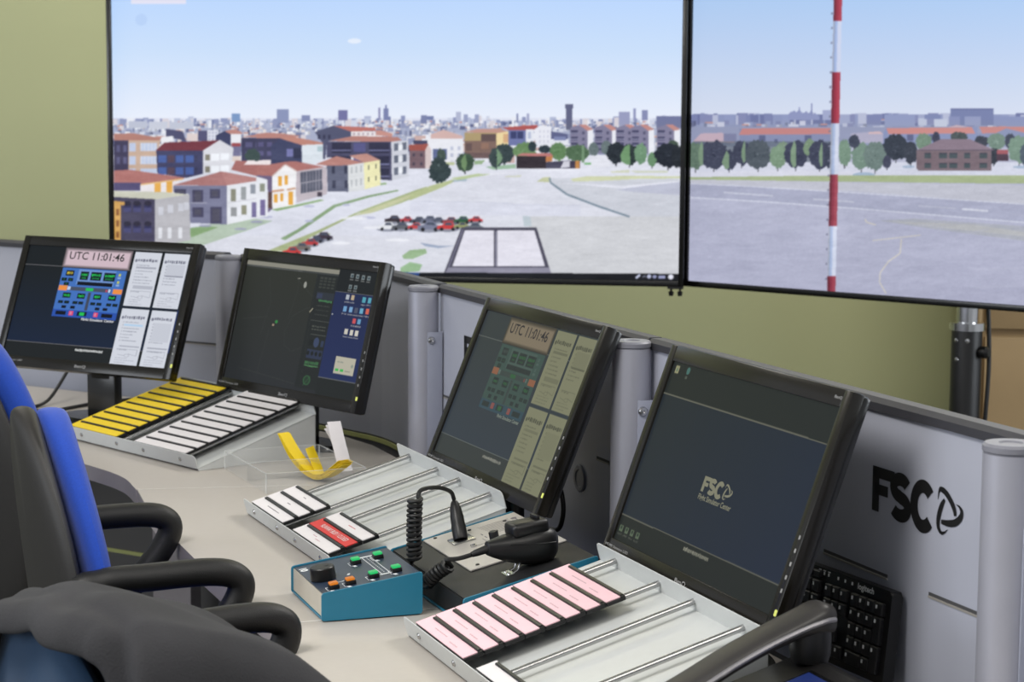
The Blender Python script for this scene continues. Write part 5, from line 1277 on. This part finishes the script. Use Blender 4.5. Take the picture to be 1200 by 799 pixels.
obj('indicator_marks', bm, M['white'], kb, smooth=False)
obj('maker_lettering', xf(text_bm('logitech', .352, .1045, .392, .1150, .03), KQ @ T(0, -.0044, 0) @ RX(PI / 2)), M['white'], kb, smooth=False)

# ------------------------------------------------------------------ cables and grommet
e3 = (PB - PA).normalized(); n3 = Vector((-e3.y, e3.x))
def on3(s, n, z): p = PA + e3 * s + n3 * n; return (p.x, p.y, z)
gm = thing('cable_grommet', 'round grey cable grommet in the partition beside the third monitor', 'grommet', on3(.742, .033, .824), math.atan2(e3.y, e3.x))
bm = nb(); lathe(bm, [(.014, 0), (.024, 0), (.024, .002), (.022, .0035), (.016, .0035), (.014, .002)], 28, RX(PI / 2)); obj('ring', bm, M['cap'], gm)
bm = nb(); lathe(bm, [(0, .0005), (.0145, .0005), (.0145, .0015), (0, .0015)], 24, RX(PI / 2)); obj('cover', bm, M['bracket'], gm)
bm = nb(); tube(bm, smooth_path([on3(.66, -.035, .86), on3(.70, -.02, .855), on3(.735, -.008, .825), on3(.758, -.006, .79), on3(.762, -.008, .76), on3(.748, -.012, .738), on3(.70, -.02, .7345)]), .0042, 10)
tag(obj('cable', bm, M['rubber']), 'black cable looping down to the desk behind the third monitor', 'cable', 'black cables on the desk')
bm = nb(); tube(bm, smooth_path([(-1.20, 4.78, .734), (-1.13, 4.86, .7345), (-1.08, 4.85, .7345), (-1.06, 4.90, .7345), (-1.00, 5.0, .7345), (-.93, 5.06, .7345)]), .0042, 10)
tag(obj('cable', bm, M['rubber']), 'black cable lying on the desk left of the far monitor stand', 'cable', 'black cables on the desk')
bm = nb(); tube(bm, smooth_path([(-1.10, 5.12, .80), (-1.12, 5.00, .745), (-1.14, 4.93, .7345), (-1.17, 4.98, .7345), (-1.24, 5.05, .7345), (-1.3, 5.0, .7345)]), .0042, 10)
tag(obj('cable', bm, M['rubber']), 'black looped cable on the desk against the leftmost partition screen', 'cable', 'black cables on the desk')

# ------------------------------------------------------------------ chairs
def pad_bm(x0, x1, Wd, H0, H1, curve, lean, ex=.62, edge=.35, nth=56, wtop=.78, dome=0.0, etop=.85):
    """upholstered pad: x forward, y sideways, z up; outline a rounded shield"""
    bm = nb(); rings = []
    zc, zh = (H0 + H1) / 2, (H1 - H0) / 2
    N = 11
    for i in range(N):
        f = -PI / 2 + PI * i / (N - 1)
        r = max(.02, math.cos(f)) ** edge
        x = (x0 + x1) / 2 + (x1 - x0) / 2 * math.sin(f)
        ring = []
        for k in range(nth):
            a = 2 * PI * k / nth
            e_ = ex if math.sin(a) < 0 else etop
            y = math.copysign(abs(math.cos(a)) ** e_, math.cos(a)); z = math.copysign(abs(math.sin(a)) ** (ex if math.sin(a) < 0 else .5 * (etop + 1)), math.sin(a))
            wz = 1 - (1 - wtop) * max(0, z) ** 1.5
            yy, zz = y * Wd * wz * r, zc + z * zh * (.9 + .1 * r if r > .5 else .9 * r + .05)
            ring.append((x + curve * (yy / Wd) ** 2 - lean * (zz - H0) + dome * (1 - (yy / Wd) ** 2) * math.sin(f), yy, zz))
        rings.append(ring)
    # close both faces with shrinking rings so they dome smoothly
    def shrink(r, s): c = [sum(p[i] for p in r) / len(r) for i in range(3)]; return [tuple(c[i] + (p[i] - c[i]) * s for i in range(3)) for p in r]
    rings = [shrink(rings[0], s) for s in (.15, .5, .8)] + rings + [shrink(rings[-1], s) for s in (.8, .5, .15)]
    loft(bm, rings)
    return bm
def chair(label, x, y, f, fabric, arms=(), z_back=(.60, 1.03), half=.215, lean=.16, seat_z=.45, shell=None, thick=.060, wtop=.78, etop=.9):
    """x, y = rear face centre of the backrest; f = facing direction"""
    a = math.atan2(f[1], f[0])
    t = thing('office_chair', label, 'chair', (x, y, 0), a, 'office chairs in front of the desks')
    H0, H1 = z_back
    k = (.777 - H0) * lean
    Q_ = T(k, 0, 0)
    obj('backrest_cushion', xf(pad_bm(.004, thick, half, H0, H1 - .004, .012, lean, wtop=wtop, etop=etop), Q_), fabric, t)
    obj('backrest_shell', xf(pad_bm(-.034, .006, half * .99, H0 + .004, H1, .012, lean, edge=.55, wtop=wtop, etop=etop), Q_), shell or M['shell'], t)
    bm = nb(); box(bm, .04, .47, -.235, .235, seat_z - .06, seat_z, bev=.03, seg=4); obj('seat', bm, fabric, t)
    bm = nb(); tube(bm, smooth_path([(.0, 0, H0 + .16), (-.02, 0, H0 + .02), (.02, 0, seat_z - .07), (.16, 0, seat_z - .085), (.28, 0, seat_z - .08)]), .022, 10, flat=1.4); obj('back_support', bm, M['arm'], t)
    for side, y_, tip, ln in arms:
        zt = .782
        pts = [(tip - ln, y_, seat_z - .075), (tip - ln + .005, y_, seat_z + .12), (tip - ln + .02, y_, zt - .03), (tip - ln + .06, y_, zt - .003), (tip - .16, y_, zt), (tip - .07, y_, zt + .001), (tip - .03, y_, zt - .008), (tip - .021, y_, zt - .030), (tip - .040, y_, zt - .066), (tip - .078, y_, zt - .110), (tip - .118, y_, zt - .155), (tip - .145, y_, seat_z + .04), (tip - .15, y_ * .96, seat_z - .07)]
        bm = nb(); tube(bm, smooth_path(pts, 7), .0205, 14, flat=1.0)
        obj('armrest', bm, M['arm'], t)
    bm = nb(); lathe(bm, [(0, .06), (.03, .06), (.03, .25), (.022, .26), (.022, seat_z - .06), (0, seat_z - .06)], 20, T(.28, 0, 0)); obj('gas_column', bm, M['arm'], t)
    for i in range(5):
        b_ = 2 * PI * i / 5 + .3
        c_, s_ = math.cos(b_), math.sin(b_)
        bm = nb(); tube(bm, [(.28 + .02 * c_, .02 * s_, .10), (.28 + .15 * c_, .15 * s_, .092), (.28 + .30 * c_, .30 * s_, .07)], [.026, .022, .016], 10); l_ = obj('leg', bm, M['arm'], t)
        bm = nb(); lathe(bm, [(0, -.018), (.026, -.018), (.028, 0), (.026, .018), (0, .018)], 18, T(.28 + .30 * c_, .30 * s_, .028) @ RZ(b_) @ RX(PI / 2)); obj('caster', bm, M['arm'], l_)
    return t
chair('blue office chair with black shell and looped armrests, second from the left', -.699, 3.119, (.924, .383), M['blue'], (('far', .226, .255, .215), ('near', -.226, .255, .285)), (.50, 1.008), thick=.052, wtop=.80, lean=.12, etop=1.15)
chair('blue office chair at the far left edge, partly cut off by the frame', -1.010, 3.84, (.72, .69), M['blue'], (), (.50, 1.035), .2, seat_z=.42, thick=.075, lean=.12)
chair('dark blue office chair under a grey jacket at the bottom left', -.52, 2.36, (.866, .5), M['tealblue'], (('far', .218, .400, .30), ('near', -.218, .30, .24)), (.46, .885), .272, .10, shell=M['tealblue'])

# jacket hung over the nearest chair
jk_f, jk_l = Vector((.866, .5)), Vector((.5, -.866))
jc = Vector((-.52, 2.36))
def lerp_tab(tab, v):
    for (a, x), (b, y) in zip(tab, tab[1:]):
        if v <= b: return x + (y - x) * max(0, (v - a)) / (b - a)
    return tab[-1][1]
ztop = [(-.34, .70), (-.27, .775), (-.2, .826), (-.1, .876), (0, .905), (.1, .921), (.19, .930), (.27, .924), (.30, .900), (.322, .83), (.333, .72), (.338, .58)]
rear = [(-.34, .10), (-.2, .05), (0, .040), (.14, .040), (.262, .046), (.274, .10), (.284, .32), (.31, .34), (.338, .1)]
prof = [(-.100, 1.0), (-.104, .8), (-.100, .5), (-.084, .2)]
bm = nb(); rings = []
NT = 60
for i in range(NT):
    tt = -.34 + .678 * i / (NT - 1)
    zt = lerp_tab(ztop, tt); rd = lerp_tab(rear, tt)
    ring = []
    ro = lerp_tab([(-.34, -.04), (0, -.062), (.2, -.060), (.25, -.046), (.285, -.016), (.34, .02)], tt)
    for q_, (s, k) in enumerate(prof): ring.append((ro * (1, 1.04, 1, .8)[q_] - (.004 if ro > -.05 else 0), zt - rd * k))
    for s, dz_ in [(min(-.02, ro * .5), -.010), (min(-.012, ro * .3), .0), (.0, .004), (.03, -.006), (.065, -.018), (.113, -.032), (.15, -.047), (.183, -.070), (.215, -.100), (.244, -.130), (.27, -.175), (.29, -.23), (.30, -.30), (.305, -.38)]:
        bulge = .007 * math.sin(9 * tt + 20 * s) * min(1, max(0, s) * 8)
        ring.append((s, zt + dz_ * (1 if tt > -.1 else .8) + bulge))
    o_ = jc + jk_l * tt
    rings.append([(o_.x + jk_f.x * s + .006 * math.sin(31 * tt + 7 * z), o_.y + jk_f.y * s, z + .004 * math.sin(40 * tt + 30 * s)) for s, z in ring])
loft(bm, rings, closed=False, caps=False)
jk = obj('jacket', bm, M['jacket'], sharp=80)
tag(jk, 'dark grey jacket draped over the back of the nearest chair', 'jacket')
so = jk.modifiers.new('thickness', 'SOLIDIFY'); so.thickness = .006; so.offset = 1
sb = jk.modifiers.new('smooth', 'SUBSURF'); sb.levels = 1; sb.render_levels = 2

# ------------------------------------------------------------------ light
def area(name, loc, target, sx, sy, power, col):
    l = bpy.data.lights.new(name, 'AREA'); l.shape = 'RECTANGLE'; l.size = sx; l.size_y = sy; l.energy = power; l.color = col
    o = bpy.data.objects.new(name, l); COL.objects.link(o); o.location = loc
    o.rotation_euler = (Vector(target) - Vector(loc)).to_track_quat('-Z', 'Y').to_euler()
    return o
area('ceiling_and_fill_lamp', (1.6, 4.3, 2.85), (1.6, 4.3, 0), 1.2, 1.2, 62, (1, .97, .92))
area('ceiling_and_fill_lamp', (-1.9, 5.4, 2.85), (-1.9, 5.4, 0), 1.2, 1.2, 24, (1, .95, .86))  # added fill that brightens the left of the back wall, no known fixture
area('ceiling_and_fill_lamp', (1.2, 1.0, 2.85), (1.2, 1.0, 0), 1.2, 1.2, 30, (1, .95, .88))
area('ceiling_and_fill_lamp', (-1.3, 1.5, 2.85), (-1.3, 1.5, 0), 1.2, 1.2, 75, (1, .97, .93))  # added fill above camera left, lifts the near partition faces
area('ceiling_and_fill_lamp', (.3, 6.5, 2.85), (.3, 6.6, 0), 2.6, .3, 26, (1, .92, .66))  # added warm fill behind the displays, brightens and yellows the wall below them
area('window_and_fill_light', (4.6, 3.2, 1.8), (0, 3.2, .9), 3.0, 1.6, 85, (.88, .94, 1))
area('window_and_fill_light', (-4.8, 1.6, 1.9), (.4, 2.6, 1.0), 2.6, 1.5, 70, (.90, .94, 1))  # added fill from the left for the partition faces, no window known there
w = bpy.data.worlds.new('world'); S.world = w; w.use_nodes = True
w.node_tree.nodes['Background'].inputs[0].default_value = (.80, .84, .90, 1)
w.node_tree.nodes['Background'].inputs[1].default_value = .55

# ------------------------------------------------------------------ camera
cd = bpy.data.cameras.new('camera'); cam = bpy.data.objects.new('camera', cd); COL.objects.link(cam)
pitch, roll = .11532, .00721
fw = Vector((0, math.cos(pitch), -math.sin(pitch))); rt = Vector((1, 0, 0)); up = rt.cross(fw)
rt2 = rt * math.cos(roll) + up * math.sin(roll); up2 = up * math.cos(roll) - rt * math.sin(roll)
cam.matrix_world = Matrix(((rt2.x, up2.x, -fw.x, 0), (rt2.y, up2.y, -fw.y, 0), (rt2.z, up2.z, -fw.z, 1.4713), (0, 0, 0, 1)))
cd.sensor_fit = 'HORIZONTAL'; cd.sensor_width = 36; cd.lens = 2437.69 / 1200 * 36
cd.clip_start = .05; cd.clip_end = 60
cd.dof.use_dof = True; cd.dof.focus_distance = 3.15; cd.dof.aperture_fstop = 11
S.camera = cam
S.view_settings.view_transform = 'Standard'; S.view_settings.look = 'None'
S.view_settings.exposure = 0; S.view_settings.gamma = 1; S.view_settings.use_curve_mapping = False
